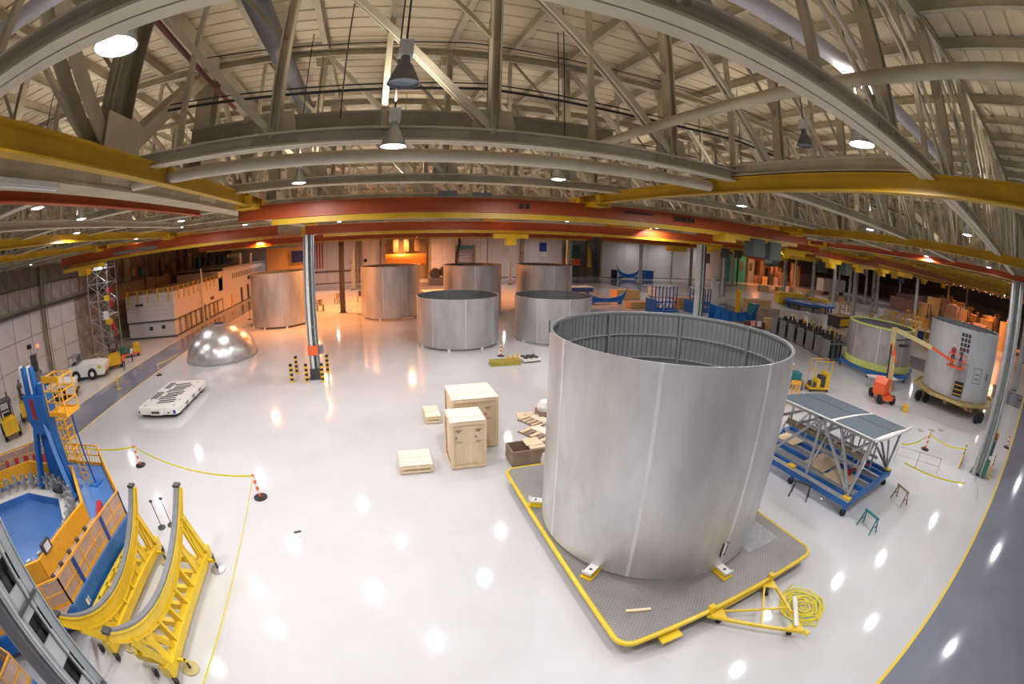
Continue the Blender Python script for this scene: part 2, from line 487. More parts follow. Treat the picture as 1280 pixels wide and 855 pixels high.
# ---- trusses across the hall, every 5.05 m
ZB, ZT = CZ + 1.62, ZR - .42
ROWS = [2.25, 7.1] + [12.25 + 5.05 * i for i in range(21)]
COLX = [-41.8, -5.4, 31.0, 67.4, 103.8, 140.2, 176.6]
D = ZT - ZB
mem = {
    'bot': MB().bx(0, 36.4, -.16, -.012, 0, .035).bx(0, 36.4, .012, .16, 0, .035).bx(0, 36.4, -.02, .02, .035, .22).bx(0, 36.4, -.15, .15, .22, .25).mesh('bottom_chord', M_cream_l),
    'top': MB().ibeam((0, 0, D), (36.4, 0, D), .26, .26, .03).mesh('top_chord', M_cream),
    'vert': MB().bx(-.09, -.06, -.12, .12, .2, D).bx(.06, .09, -.12, .12, .2, D).bx(-.06, .06, -.015, .015, .2, D).mesh('vertical', M_cream),
    'vthin': MB().bx(-.05, .05, -.05, .05, .2, D).mesh('thin_vertical', M_cream),
    'diag': MB().bar((0, -.07, .2), (-PITCH, -.07, D), .05, .13).bar((0, .07, .2), (-PITCH, .07, D), .05, .13).mesh('diagonal', M_cream_l),
    'gus': MB().prism([(-.42, .02), (.42, .02), (.30, .62), (-.30, .62)], 'y', -.045, .045).mesh('gusset_plate', M_cream),
    'gust': MB().prism([(-.30, D), (.30, D), (.22, D - .42), (-.22, D - .42)], 'y', -.045, .045).mesh('top_gusset', M_cream),
    'sub': MB().bar((0, 0, D * .5), (-PITCH / 2, 0, D), .06, .08).mesh('sub_diagonal', M_creamd),
}
web = MB()
for i in range(1, 11):
    web.bx(i * PITCH - .07, i * PITCH + .07, -.10, .10, .2, D)
    web.bar((i * PITCH, 0, .2), ((i - 1) * PITCH, 0, D), .12, .12)
    web.bx((i - .5) * PITCH - .03, (i - .5) * PITCH + .03, -.04, .04, D * .5, D)
    web.bar((i * PITCH - PITCH / 2, 0, D * .5), (i * PITCH, 0, D), .05, .06)
    web.prism([(i * PITCH - .35, .02), (i * PITCH + .35, .02), (i * PITCH + .25, .5), (i * PITCH - .25, .5)], 'y', -.04, .04)
web = web.mesh('web', M_cream)
ORD = ['nearest', 'second nearest', 'third nearest', 'fourth nearest', 'fifth nearest']
NTH = 'first second third fourth fifth sixth seventh eighth ninth tenth eleventh twelfth thirteenth fourteenth fifteenth sixteenth seventeenth eighteenth nineteenth twentieth twenty-first twenty-second last'.split()
BAYS = ['bay by the left wall', 'bay left of the right column', 'bay right of the right column', 'second bay right of it', 'third bay right of it', 'fourth bay right of it']
BAY = ['left bay', 'middle bay above the big barrel', 'right bay']
for r, y in enumerate(ROWS):
    for b, x in enumerate(COLX[:6]):
        near = r < 5 and b in (0, 1, 2)
        if near:
            t = thing('roof_truss', '%s cream steel roof truss spanning the %s' % (ORD[r], BAY[b]), 'truss', (x, y, ZB))
            inst(mem['bot'], 'bottom_chord', t); inst(mem['top'], 'top_chord', t)
            for i in range(0, 11):
                if i: 
                    inst(mem['vert'], 'vertical', t, (i * PITCH, 0, 0))
                    inst(mem['diag'], 'diagonal', t, (i * PITCH, 0, 0))
                    inst(mem['vthin'], 'hanger', t, ((i - .5) * PITCH, 0, 0), scale=(1, 1, 1))
                    inst(mem['sub'], 'brace', t, (i * PITCH, 0, 0))
                inst(mem['gus'], 'gusset_plate', t, (i * PITCH, 0, 0))
                inst(mem['gust'], 'gusset_plate', t, (i * PITCH, 0, 0))
        else:
            t = thing('roof_truss', 'cream steel roof truss, %s row from the camera, %s' % (NTH[r], BAYS[b]), 'truss', (x, y, ZB), group='receding roof trusses')
            inst(mem['bot'], 'bottom_chord', t); inst(mem['top'], 'top_chord', t); inst(web, 'web', t)

# ---- heavy girders along the column lines
def girder(x, label, group=None, y0=-2, y1=100, near=True):
    t = thing('column_line_girder', label, 'girder', (x, 0, 0), group=group)
    MB().bx(-.33, .33, y0, y1, CZ + 1.38, CZ + 1.43).bx(-.33, .33, y0, y1, CZ + 1.90, CZ + 1.95).bx(-.30, -.26, y0, y1, CZ + 1.43, CZ + 1.90).bx(.26, .30, y0, y1, CZ + 1.43, CZ + 1.90).build('bottom_chord', M_cream, t)
    MB().bx(-.3, .3, y0, y1, ZT - .25, ZT + .2).build('top_chord', M_cream, t)
    z0, z1 = CZ + 1.9, ZT
    ym = y0 + 1.2; i = 0
    vm = MB().bx(-.26, .26, -.30, -.26, z0, z1).bx(-.26, .26, .26, .30, z0, z1).bx(-.02, .02, -.26, .26, z0, z1).mesh('post', M_creamd)
    dm = MB().bar((-.2, 0, z0), (-.2, 5.05, z1), .06, .34).bar((.2, 0, z0), (.2, 5.05, z1), .06, .34).mesh('diagonal', M_cream)
    dm2 = MB().bar((-.2, 5.05, z0), (-.2, 0, z1), .06, .34).bar((.2, 5.05, z0), (.2, 0, z1), .06, .34).mesh('diagonal', M_cream)
    gm = MB().bx(-.32, -.29, -.7, .7, z0 - .4, z0 + .9).bx(.29, .32, -.7, .7, z0 - .4, z0 + .9).mesh('gusset_plate', M_cream_l)
    y = 2.25
    while y < y1 - 5:
        inst(vm, 'post', t, (0, y, 0)); inst(gm, 'gusset_plate', t, (0, y, 0))
        inst(dm if i % 2 else dm2, 'diagonal', t, (0, y, 0))
        y += 5.05; i += 1
    return t
girder(-5.4, 'heavy cream lattice girder over the left column line')
girder(31.0, 'heavy cream lattice girder over the right column line')
for x in COLX[3:]:
    girder(x, 'distant cream lattice girder, %s column line beyond the pale right column' % NTH[COLX.index(x) - 3], 'distant lattice girders')

# ---- other long members overhead
tag(MB().bx(-5, 6.2, 10.6, 10.8, CZ + 2.76, CZ + 3.2).bx(-5, 6.2, 10.45, 10.95, CZ + 3.18, CZ + 3.22).bx(-5, 6.2, 10.45, 10.95, CZ + 2.72, CZ + 2.76).build('support_beam', M_creamd),
    'brown grey I beam seen just above the second truss bottom chord', 'beam')
tag(MB().tube((-5, 7.75, CZ + 1.52), (7.2, 7.75, CZ + 1.52), .12, 14).build('pipe', M_cream_l), 'thick cream pipe slung under the second roof truss', 'pipe')
tag(MB().tube((4.95, -7, CZ + 2.35), (4.95, 13.6, CZ + 2.35), .10, 14).build('pipe', M_cream), 'thick cream pipe crossing over the big beam toward the cranes', 'pipe')
tag(MB().ibeam((7.35, 2.45, CZ + 1.86), (7.35, 8.4, CZ + 1.86), .2, .26, .03).build('support_beam', M_cream), 'cream beam riding just above the right yellow runway', 'beam')
tag(MB().tube((-16, 2.72, CZ + 2.78), (14.5, 2.72, CZ + 2.78), .13, 16).build('pipe', M_ductl), 'shiny white round duct just beyond the nearest truss', 'duct')
tag(MB().tube((-2.72, 1.5, CZ + 5.0), (-2.72, 15.6, CZ + 5.0), .27, 18).build('duct', M_duct), 'dark grey round duct running away below the roof deck', 'duct')
tag(MB().tube((-4.3, 3.6, CZ + 4.4), (-4.3, 12, CZ + 4.1), .06).build('pipe', M_redpipe), 'dark red sprinkler pipe under the roof at upper left', 'pipe')
cab = [(5.4, 4.0, 'thin black cable nearest the roof in the upper part'), (9.0, 3.35, 'thick black cable swagged across the trusses'), (9.05, 3.5, 'grey cable beside the thick black cable'), (10.5, 5.25, 'thin black cable along the purlins'), (12.8, 3.6, 'black cable beyond the third truss')]
for i, (yy, dz, lb) in enumerate(cab):
    pts = [(xx, yy, CZ + dz - .12 * math.sin(PI * ((xx + 5) % 7.3) / 7.3)) for xx in [-5 + 1.2 * q for q in range(30)]]
    tag(MB().path(pts, .035 if i == 1 else .018, 5).build('cable', M_black), lb, 'cable')
for i, (xx, yy, z0, lb) in enumerate([(-.7, 7.6, 2.2, 'thin hanging rod left of the dark lamp'), (4.1, 9.2, 2.3, 'thin hanging rod with a hook near the cream pipe'), (2.6, 10.5, 2.0, 'thin hanging rod between second and third trusses')]):
    tag(MB().tube((xx, yy, CZ + z0), (xx, yy, ZR + .02), .015, 5).build('hanging_rod', M_dark), lb, 'rod')
# ---- columns
def column(x, y, style, label, group=None, h=CZ + 1.4):
    t = thing('building_column', label, 'column', (x, y, 0), group=group, kind='structure')
    mt = {'g': M_colgrey, 'p': M_colpale, 'd': M_coldark}[style]
    MB().bx(-.40, -.34, -.30, .30, 0, h).bx(.34, .40, -.30, .30, 0, h).bx(-.34, .34, -.03, .03, 0, h).build('shaft', mt, t)
    m = MB()
    z = .6
    while z < h:
        m.bx(-.36, .36, -.31, -.29, z, z + .28); m.bx(-.36, .36, .29, .31, z, z + .28); z += 1.15
    m.build('batten_plate', mt, t)
    MB().bx(-.55, .55, -.45, .45, 0, .12).build('base_plate', M_dark, t)
    return t
columns = {}
for x in COLX[1:]:
    for y in (2.1, 34.5, 67.2, 99.6):
        if (x, y) == (-5.4, 2.1): continue
        near = {(-5.4, 34.5): 'grey column left of centre ringed by striped posts', (-5.4, 67.2): 'dark brown column beside the flag wall', (31.0, 2.1): 'pale column with pipes at the right edge',
                (31.0, 34.5): 'grey column just behind the big barrel', (-5.4, 99.6): 'pale pipe clad column before the far wall', (31.0, 67.2): 'pale column behind the right hand short barrel',
                (67.4, 2.1): 'pale column at the far right beyond the white barrel'}.get((x, y))
        st = 'd' if (x, y) == (-5.4, 67.2) else ('g' if (x, y) == (-5.4, 34.5) else 'p')
        columns[(x, y)] = column(x, y, st, near or 'pale steel column %s' % where(x, y), None if near else 'distant columns')
for x, y in ((97.5, 73), (102, 59), (131, 85), (117, 52), (125, 66), (85, 99), (112, 84), (92, 42)):
    column(x, y, 'p', 'pale steel column %s' % where(x, y), 'distant columns')
# the near column the photographer looks past
M_colgrey2 = mat('near_column_grey', (.30, .33, .35), .42, metal=.2, var=.18, scale=1.5)
t = thing('building_column', 'large grey column in the bottom left corner close to the camera', 'column', (-5.42, 2.33, 0), kind='structure')
H = CZ + 1.4
for s, nm in ((-1, 'left'), (1, 'right')):
    MB().bx(-.40, .40, s * .34 - .03, s * .34 + .03, 0, H).build('flange', M_colgrey2, t)
    MB().bx(.40, .46, s * .27 - .09, s * .27 + .09, 0, H).build('edge_angle', M_colgrey2, t)
    MB().bx(.46, .49, s * .35 - .012, s * .35 + .012, 0, H).build('lip', M_galv, t)
    MB().bx(s * .31 - .05, s * .31 + .05, -.38, -.33, 0, H).bx(s * .31 - .05, s * .31 + .05, .33, .38, 0, H).build('angle', M_galv, t)
MB().tube((.47, -.30, 0), (.47, -.30, H), .045, 8).tube((.47, .10, 0), (.47, .10, H), .03, 8).build('conduit', M_galv, t)
bm_ = MB().bx(-.28, .28, -.365, -.345, -.28, .28).bx(-.28, .28, .345, .365, -.28, .28).mesh('batten_plate', M_mid)
z = .5
while z < H - .4:
    inst(bm_, 'batten_plate', t, (0, 0, z)); z += 1.05
MB().bx(.24, .26, -.31, .31, 0, H).build('web', M_dark, t)  # dark plate standing in for the shade inside the column recess
bp_ = MB().bx(.425, .445, -.20, .20, -.22, .22).mesh('face_batten', M_galv)
z = .7
while z < H - .4:
    inst(bp_, 'face_batten', t, (0, 0, z)); z += .82
for z in (3.1, 5.4, 7.2, 8.4):
    MB().bx(.46, .50, -.30, .30, z, z + .05).build('clamp_bar', M_dark, t)
MB().bx(-.6, .6, -.5, .5, 0, .1).build('base_plate', M_dark, t)
# fittings on the two prominent columns
t = columns[(-5.4, 34.5)]
MB().tube((-.1, -.45, .3), (-.1, -.45, 11.8), .12, 10).build('pipe', M_white, t)
MB().tube((.28, -.42, .3), (.28, -.42, 11.8), .07, 8).tube((-.32, -.42, .3), (-.32, -.42, 11.8), .05, 8).build('conduit', M_galv, t)
MB().bx(-.42, .42, -.62, -.4, 2.0, 2.75).build('warning_sign', M_orange, t)['label'] = 'orange warning sign'
MB().bx(-.4, .4, -.6, -.3, 0, .9).build('guard_box', M_dark, t)
MB().bx(.4, .8, -.3, .2, 2.0, 2.7).build('switch_box', M_mid, t)
MB().bx(-.5, .5, -.5, .5, 11.3, 11.9).build('cap', M_ylw_crane, t)
t = columns[(31.0, 2.1)]
MB().tube((-.35, -.5, 0), (-.35, -.5, 11.9), .16, 12).tube((-.62, .1, 0), (-.62, .1, 11.9), .2, 12).build('pipe', M_galv, t)
MB().tube((.1, -.6, .5), (.1, -.6, 11.5), .05, 8).tube((.4, -.62, .5), (.4, -.62, 11.5), .04, 8).build('conduit', M_white, t)
MB().bx(-.7, .1, -.9, -.55, .2, 1.1).bx(-.1, .4, -.85, -.5, 1.4, 2.3).build('switch_box', M_green, t)
MB().bx(-.35, .0, -.86, -.8, 2.6, 3.1).build('notice', M_ylw, t)
MB().bx(.1, .35, -.9, -.6, 2.4, 2.8).build('alarm_box', M_red, t)
for (c, cz_) in (((31.0, 34.5), 0), ((67.4, 2.1), 0)):
    t = columns[c]
    MB().tube((-.5, -.5, 0), (-.5, -.5, 11.9), .13, 10).tube((-.1, -.52, 0), (-.1, -.52, 11.9), .1, 10).build('pipe', M_galv, t)
    MB().tube((.25, -.45, 0), (.25, -.45, 11.9), .06, 8).build('conduit', M_dark, t)

# ================================================================ CRANES AND LAMPS
HR = CZ + 1.36
def runway(x, mt, label, y0, y1, cat='beam', w=.22, h=.34):
    return tag(MB().ibeam((x, y0, HR + h / 2), (x, y1, HR + h / 2), w, h, .03).build('crane_runway', mt), label, cat)
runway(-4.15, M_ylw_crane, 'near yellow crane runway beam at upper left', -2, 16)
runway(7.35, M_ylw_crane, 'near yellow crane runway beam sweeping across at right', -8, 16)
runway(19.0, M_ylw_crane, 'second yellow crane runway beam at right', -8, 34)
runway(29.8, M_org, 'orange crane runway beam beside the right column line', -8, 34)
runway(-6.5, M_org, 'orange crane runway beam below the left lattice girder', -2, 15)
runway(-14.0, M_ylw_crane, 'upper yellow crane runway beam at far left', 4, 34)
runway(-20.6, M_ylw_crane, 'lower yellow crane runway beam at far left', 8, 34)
for x in (33.5, 44.5, 55.5, 66, 78, 90, 102):
    tag(MB().ibeam((x, -6, HR + .17), (x, 60, HR + .17), .22, .34, .03).build('crane_runway', M_ylw_crane), 'yellow crane runway beam in the distant right bays, %s beyond the right column' % words(round((x - 22) / 11.2)), 'beam', 'distant runway beams')
def crane(x0, x1, y, label, trucks, lettering=None, zt=None, strip=True, depth=.46):
    zt = zt or (CZ + 1.36)
    t = thing('bridge_crane', label, 'crane', (0, y, 0))
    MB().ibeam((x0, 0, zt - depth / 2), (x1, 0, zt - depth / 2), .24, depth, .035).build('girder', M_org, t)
    if strip:
        MB().bx(x0 + 1.2, x1 - 1.0, -.10, .10, zt - depth - .20, zt - depth - .02).build('lower_rail', M_ylw_crane, t)
    for x in trucks:
        MB().bx(x - .32, x + .32, -.75, .75, HR - .12, HR + .05).bx(x - .22, x + .22, -.9, -.6, HR - .05, HR + .28).bx(x - .22, x + .22, .6, .9, HR - .05, HR + .28).build('end_truck', M_ylw, t)
        MB().wheel(x, -.72, HR + .02, .10, .42, 0).wheel(x, .72, HR + .02, .10, .42, 0).build('wheel', M_black, t)
    return t
c1 = crane(-4.6, 20.6, 14.0, 'nearest orange bridge crane girder spanning the middle of the hall', (-4.15, 7.35, 19.0))
MB().bx(1.9, 2.5, -.35, -.15, CZ + 1.36, CZ + 1.55).bx(3.0, 3.6, -.35, -.15, CZ + 1.38, CZ + 1.52).build('motor', M_mid, c1)
MB().bx(15.4, 16.3, -.5, .1, CZ - .05, CZ + .75).build('control_cabinet', M_boxgrey, c1)
MB().bx(16.7, 17.6, -.5, .1, CZ - .12, CZ + .72).build('control_cabinet', M_boxgrey, c1)
MB().bx(14.2, 18.4, -.3, .3, CZ + .62, CZ + .85).bx(13.6, 14.3, -.4, .4, CZ + .45, CZ + .8).build('trolley', M_ylw_crane, c1)
m = MB()
for i, xx in enumerate((11.0, 11.22, 11.44, 11.66, 11.88)):
    m.bx(xx, xx + .13, -.135, -.12, CZ + 1.06, CZ + 1.24)
for xx in (4.6, 4.82):
    m.bx(xx, xx + .14, -.135, -.12, CZ + 1.06, CZ + 1.22)
m.bx(8.6, 9.9, -.135, -.12, CZ + 1.16, CZ + 1.22)
m.build('painted_marking', M_black, c1)
c2 = crane(-25.2, -6.2, 27.0, 'orange bridge crane over the left bay with a yellow hoist', (-20.6, -14.0), zt=CZ + 1.34, depth=.62)
MB().bx(-24.6, -20.6, -.5, .5, CZ + .22, CZ + .48).bx(-22.9, -22.0, -.35, .35, CZ - .2, CZ + .25).build('hoist', M_ylw, c2)
MB().bx(-19, -15, -.30, -.24, CZ + .78, CZ + .98).build('painted_marking', M_mid, c2)
c3 = crane(-4.6, 28.6, 28.0, 'second orange bridge crane behind the nearest crane', (-4.15, 7.35, 19.0), zt=CZ + 1.2, depth=.55)
MB().bx(7.6, 9.8, -.4, .4, CZ + .1, CZ + .4).bx(8.4, 9.0, -.3, .3, CZ - .35, CZ + .1).build('hoist', M_ylw, c3)
c4 = crane(31.6, 58, 14.5, 'orange bridge crane in the bay right of the pale column', (33.5, 44.5, 55.5), zt=CZ + 1.2)
MB().bx(38, 40.5, -.4, .4, CZ + .1, CZ + .5).build('hoist', M_ylw, c4)
c5 = crane(21.2, 29.9, 19.0, 'short orange bridge crane right of the nearest crane', (29.8,), zt=CZ + 1.25)
MB().bx(23.2, 24.2, -.4, .2, CZ - .4, CZ + .55).build('control_cabinet', M_boxgrey, c5)
MB().bx(24.8, 27.5, -.3, .3, CZ + .3, CZ + .7).build('trolley', M_ylw, c5)
c6 = crane(33, 64, 30.0, 'orange bridge crane far behind in the right bays', (33.5, 44.5, 55.5), zt=CZ + 1.2)
MB().bx(36.5, 38, -.5, .3, CZ - .9, CZ + .5).bx(47.5, 49, -.5, .3, CZ - 1.0, CZ + .4).build('control_cabinet', M_boxgrey, c6)
MB().bx(40, 46, -.4, .4, CZ + .1, CZ + .55).build('hoist', M_ylw, c6)
for i, (xa, xb, yy) in enumerate(((33, 57, 22.0), (33, 78, 40.0), (44, 90, 48.0), (56, 102, 24.0), (66, 102, 36.0))):
    c = crane(xa, xb, yy, 'distant orange bridge crane of the right bays, %s metres out' % words(int(yy)), [q for q in (33.5, 44.5, 55.5, 66, 78, 90, 102) if xa < q < xb][:3], zt=CZ + 1.15)
    for q in range(3):
        xx = xa + 3 + q * (xb - xa - 8) / 2.4
        MB().bx(xx, xx + 2.6, -.4, .4, CZ + .2, CZ + .55).bx(xx + .6, xx + 1.5, -.35, .35, CZ - .25, CZ + .2).build('hoist', M_ylw, c)
    MB().bx(xa + 6.5, xa + 7.4, -.5, .2, CZ - .7, CZ + .45).build('control_cabinet', M_boxgrey, c)
c7 = crane(-24, 29, 55.0, 'orange bridge crane deep in the hall in front of the far wall', (-14, 7.35, 19.0), zt=CZ + 1.1, depth=.7)
c8 = crane(33, 100, 60.0, 'orange bridge crane in front of the white far wall at right', (44.5, 66, 90), zt=CZ + 1.1, depth=.7)
MB().bx(46, 50, -.5, .5, CZ - .6, CZ + .3).build('hoist', M_ylw, c8)
tag(MB().ibeam((-6.9, -1, CZ + 1.05), (-6.9, 14, CZ + 1.05), .15, .16, .02).build('power_rail', M_cream_l), 'cream power rail running under the left lattice girder', 'rail')

# ---- high bay lamps: each carries its own light
shade = MB().lathe([(.05, .42), (.07, .30), (.10, .26), (.20, .02), (.21, 0), (.195, 0), (.185, .03), (.09, .24), (0, .26)], 20).mesh('shade', M_galv)
shade_dk = MB().lathe([(.05, .42), (.07, .30), (.10, .26), (.20, .02), (.21, 0), (.195, 0), (.185, .03), (.09, .24), (0, .26)], 20).mesh('shade_dark', M_mid)
lens = MB().lathe([(0, -.02), (.12, -.01), (.185, .02)], 20).mesh('lens', M_lens)
lens_off = MB().lathe([(0, .02), (.12, .02), (.185, .03)], 20).mesh('lens_off', mat('unlit_lens', (.20, .25, .30), .15))
lens_o = MB().lathe([(0, -.02), (.12, -.01), (.185, .02)], 20).mesh('lens_sodium', M_lens_o)
ball = MB().bx(-.09, .09, -.09, .09, .40, .62).mesh('ballast', M_white)
cordm = MB().tube((0, 0, .6), (0, 0, ZR - 12.05), .015, 5).mesh('hanging_rod', M_dark)
def lamp_data(name, col, p, size):
    l = bpy.data.lights.new(name, 'AREA'); l.shape = 'DISK'; l.size = size; l.color = col; l.energy = p; l.spread = math.radians(170)
    return l
LD = lamp_data('high_bay_light', (1.0, .975, 1.0), LAMP_W, .42)
LU = lamp_data('high_bay_uplight', (1.0, .93, .82), LAMP_W * .16, .22)
LO = lamp_data('sodium_light', (1.0, .345, .105), SODIUM_W, .9)
def lamp(x, y, z=12.2, kind='on', label=None, group=None):
    t = thing('high_bay_lamp', label, 'lamp', (x, y, z), group=group)
    inst(shade_dk if kind == 'off' else shade, 'shade', t)
    inst({'on': lens, 'off': lens_off, 'na': lens_o, 'glow': lens_o}[kind], 'lens', t)
    inst(ball, 'ballast', t); inst(cordm, 'hanging_rod', t)
    if kind not in ('off', 'glow'):
        l = bpy.data.objects.new('light', LO if kind == 'na' else LD); COL.objects.link(l)
        l.location = (0, 0, -.06); l.parent = t
        if kind == 'on':
            u = bpy.data.objects.new('uplight', LU); COL.objects.link(u); u.location = (0, 0, .75); u.rotation_euler = (PI, 0, 0); u.parent = t
    return t
lamp(-2.15, 2.65, 12.18, 'on', 'brilliant lit lamp at the upper left on the nearest beam')
lamp(.22, 6.68, 11.96, 'on', 'lit lamp hanging below the dark unlit lamp')
lamp(5.6, 2.75, 12.2, 'on', 'lit lamp at upper right beside the big cream beam')
lamp(.25, 5.25, 12.48, 'off', 'unlit dark bell lamp hanging high left of centre')
lamp(8.4, 5.7, 13.1, 'off', 'unlit dark bell lamp hanging right of centre')
lamp(-8.3, 7.8, 12.15, 'on', 'lit lamp below the orange runway at far left')
lamp(-9.8, 11.6, 12.15, 'on', 'lit lamp seen between trusses above upper yellow runway')
lamp(14.8, 3.0, 12.2, 'on', 'lit lamp above the yellow runway near the right edge')
for x, y in ((-2.1, 11.6), (4.6, 10.7), (-9.4, 19.3), (-13.2, 15.3), (11.4, 10.6), (22, 10.6), (29.4, 9.2), (5.5, 22.8), (-2.4, 22.6), (-11.4, 23.3), (-8.9, 28.6), (.1, 28.4),
             (8.2, 28.0), (-2.9, 34.3), (14.5, 19.5), (23, 20), (35.6, 7.9), (28, 4), (16.8, 8), (-17, 27), (-24.8, 34.4), (-20, 8), (-31, 18), (-33, 30), (-34, 44), (-24, 46), (-14, 40),
             (6, 38), (15, 33), (24, 33), (38, 18), (47, 6), (60, 6), (52, 18), (40, 30), (56, 30), (14, 45), (30, 44), (44, 45), (60, 48), (76, 14), (78, 34), (80, 56),
             (40, 60), (56, 66), (-34, 12), (1, 17.5), (20, 27), (31, -4), (48, -4), (70, -4), (12, -4), (-12, -3), (98, 30), (100, 54), (46, 84), (62, 92)):
    lamp(x, y, 12.15, 'on', 'small lit ceiling lamp %s' % where(x, y), 'receding lit lamps')
for x, y in ((76, 113), (88, 113), (104, 113), (28, 108), (44, 110), (18, 106), (-10, 106), (-24, 104), (122, 80), (140, 100), (165, 70), (190, 50), (120, 40), (150, 20), (84, 8), (96, 44), (112, 24), (112, 66), (128, 90), (98, 80), (132, 58), (150, 38), (84, 72), (0, 97), (28, 94), (60, 76), (-14, 96), (104, 10), (170, 90)):
    lamp(x, y, 11.6, 'on', 'added lamp of the far bays, %s' % where(x, y), 'added fill lamps near the far walls')  # fill lamps added to brighten the far bays and walls
for x, y in ((-12, 74), (-2, 82), (8, 76), (-13, 92), (20, 84), (7, 122), (10, 110), (-15, 55), (-8, 58), (5, 68), (30, 72), (-9, 70)):
    lamp(x, y, 11.3, 'na', 'amber lamp hanging %s' % where(x, y), 'amber lamps above the far barrels')
for x, y in ((108, 16), (128, 12), (146, 26), (126, 108), (142, 108)):
    lamp(x, y, 11.6, 'na', 'amber lamp overhead %s' % where(x, y), 'amber lamps at far right')

t = thing('strip_light', 'slim unlit white strip light under the left lattice girder', 'lamp', (-5.1, 4.2, CZ + 1.3))
MB().bx(-.06, .06, -1.1, 1.1, 0, .08).build('housing', M_white, t)
MB().tube((0, -1.05, -.02), (0, 1.05, -.02), .02, 8).build('tube', M_paper, t)
MB().bx(-.16, .12, -1.9, -1.2, -.02, .1).build('junction_box', M_mid, t)

for i in range(5):
    for j in range(4):
        x, y = 92 + 15 * i, 6 + 9.5 * j
        lamp(x, y, 11.5, 'glow', 'small amber glowing lamp %s' % where(x, y), 'small amber lamps at far right')

# ================================================================ BARRELS
def barrel(name_label, x, y, z0, z1, off, group=None, inside=True, m=M_alu, weld=M_alu_weld, seams=True, stringers=True, name='metal_barrel', z=0):
    R = 4.2
    t = thing(name, name_label, 'barrel', (x, y, z), group=group)
    h = z1 - z0
    for k in range(8):
        a = off + 45 * k
        MB().arc(R - .03, R, z0, z1, a + .72, a + 44.28, 16).build('barrel_panel', m, t)
        MB().arc(R - .035, R + .004, z0, z1, a - .75, a + .75, 2).build('weld_seam', weld, t)
    MB().arc(R - .10, R - .03, z1 - .10, z1 - .02, 0, 360, 96).arc(R - .10, R - .03, z0 + .02, z0 + .12, 0, 360, 96).build('end_ring', M_alu_in, t)
    MB().arc(R - .045, R - .032, z0 + .1, z1 - .08, 0, 360, 96).build('inner_skin', M_alu_in, t)
    if inside:
        n = max(3, int(h / .95))
        rm = MB().arc(R - .13, R - .04, 0, .05, 0, 360, 80).mesh('ring_frame', M_alu)
        for i in range(1, n):
            inst(rm, 'ring_frame', t, (0, 0, z0 + h * i / n))
        if stringers:
            sm = MB()
            for i in range(120):
                a = math.radians(off + 1.5 + 3 * i)
                c, s_ = math.cos(a), math.sin(a)
                sm.box((R - .065) * c, (R - .065) * s_, (z0 + z1) / 2, .045, .014, h - .3, a)
            so = sm.build('stringers', M_alu_in, t); so['kind'] = 'stuff'
        for k in range(8):
            a = off + 45 * k
            MB().arc(R - .15, R - .05, z0 + .05, z1 - .05, a - .7, a + .7, 1).build('splice_plate', M_alu_in, t)
    return t
big = barrel('huge aluminium barrel in the foreground standing on the yellow edged dolly', 9.32, 11.45, .80, 7.72, -132.3)
MB().arc(4.2, 4.23, 1.45, 1.85, -89.6, -87.6, 1).build('tie_bracket', M_white, big)
MB().arc(4.2, 4.24, 1.35, 1.9, -90.0, -89.7, 1).arc(4.2, 4.24, 1.35, 1.9, -87.5, -87.2, 1).build('tie_strap', M_black, big)
MB().tube((-4.0, 1.35, 7.6), (-4.0, 1.35, 8.0), .025, 6).build('guide_pin', M_dark, big)
MB().path([(-1.8, .5, 6.0), (-1.2, 1.4, 5.9), (-.4, 1.8, 6.15), (.2, 2.2, 6.0)], .04, 6).path([(-2.6, .2, .9), (-1.8, .5, 6.0)], .03, 5).build('access_ladder', M_galv, big)
barrel('short aluminium barrel standing alone on floor left of the crates and centre', 8.16, 44.2, .22, 4.95, -135)
barrel('short aluminium barrel partly behind the huge foreground barrel', 18.65, 44.05, .12, 4.72, -134.5)
barrel('tall barrel behind the grey column at left beyond the dome', -14.0, 61.0, .25, 7.2, -120, stringers=False)
barrel('tall barrel glowing amber in front of the amber doorway', 1.87, 62.65, .2, 7.12, -105, stringers=False)
barrel('tall barrel behind the short barrel that stands alone', 13.76, 62.64, .2, 6.95, -97, stringers=False)
barrel('tall barrel in the back row farthest right of the four', 24.66, 62.05, .2, 6.95, -92, stringers=False)
foot = MB().bx(-.12, .12, -.12, .12, 0, .24).mesh('support_block', M_white)
for (x, y) in ((8.16, 44.2), (18.65, 44.05), (-14, 61), (1.87, 62.65), (13.76, 62.64), (24.66, 62.05)):
    par = [o for o in COL.objects if o.name.startswith('metal_barrel') and o.parent is None and abs(o.location.x - x) < .01 and abs(o.location.y - y) < .01][0]
    for k in range(8):
        a = math.radians(-112 + 45 * k)
        inst(foot, 'support_block', par, (4.17 * math.cos(a), 4.17 * math.sin(a), 0), a)

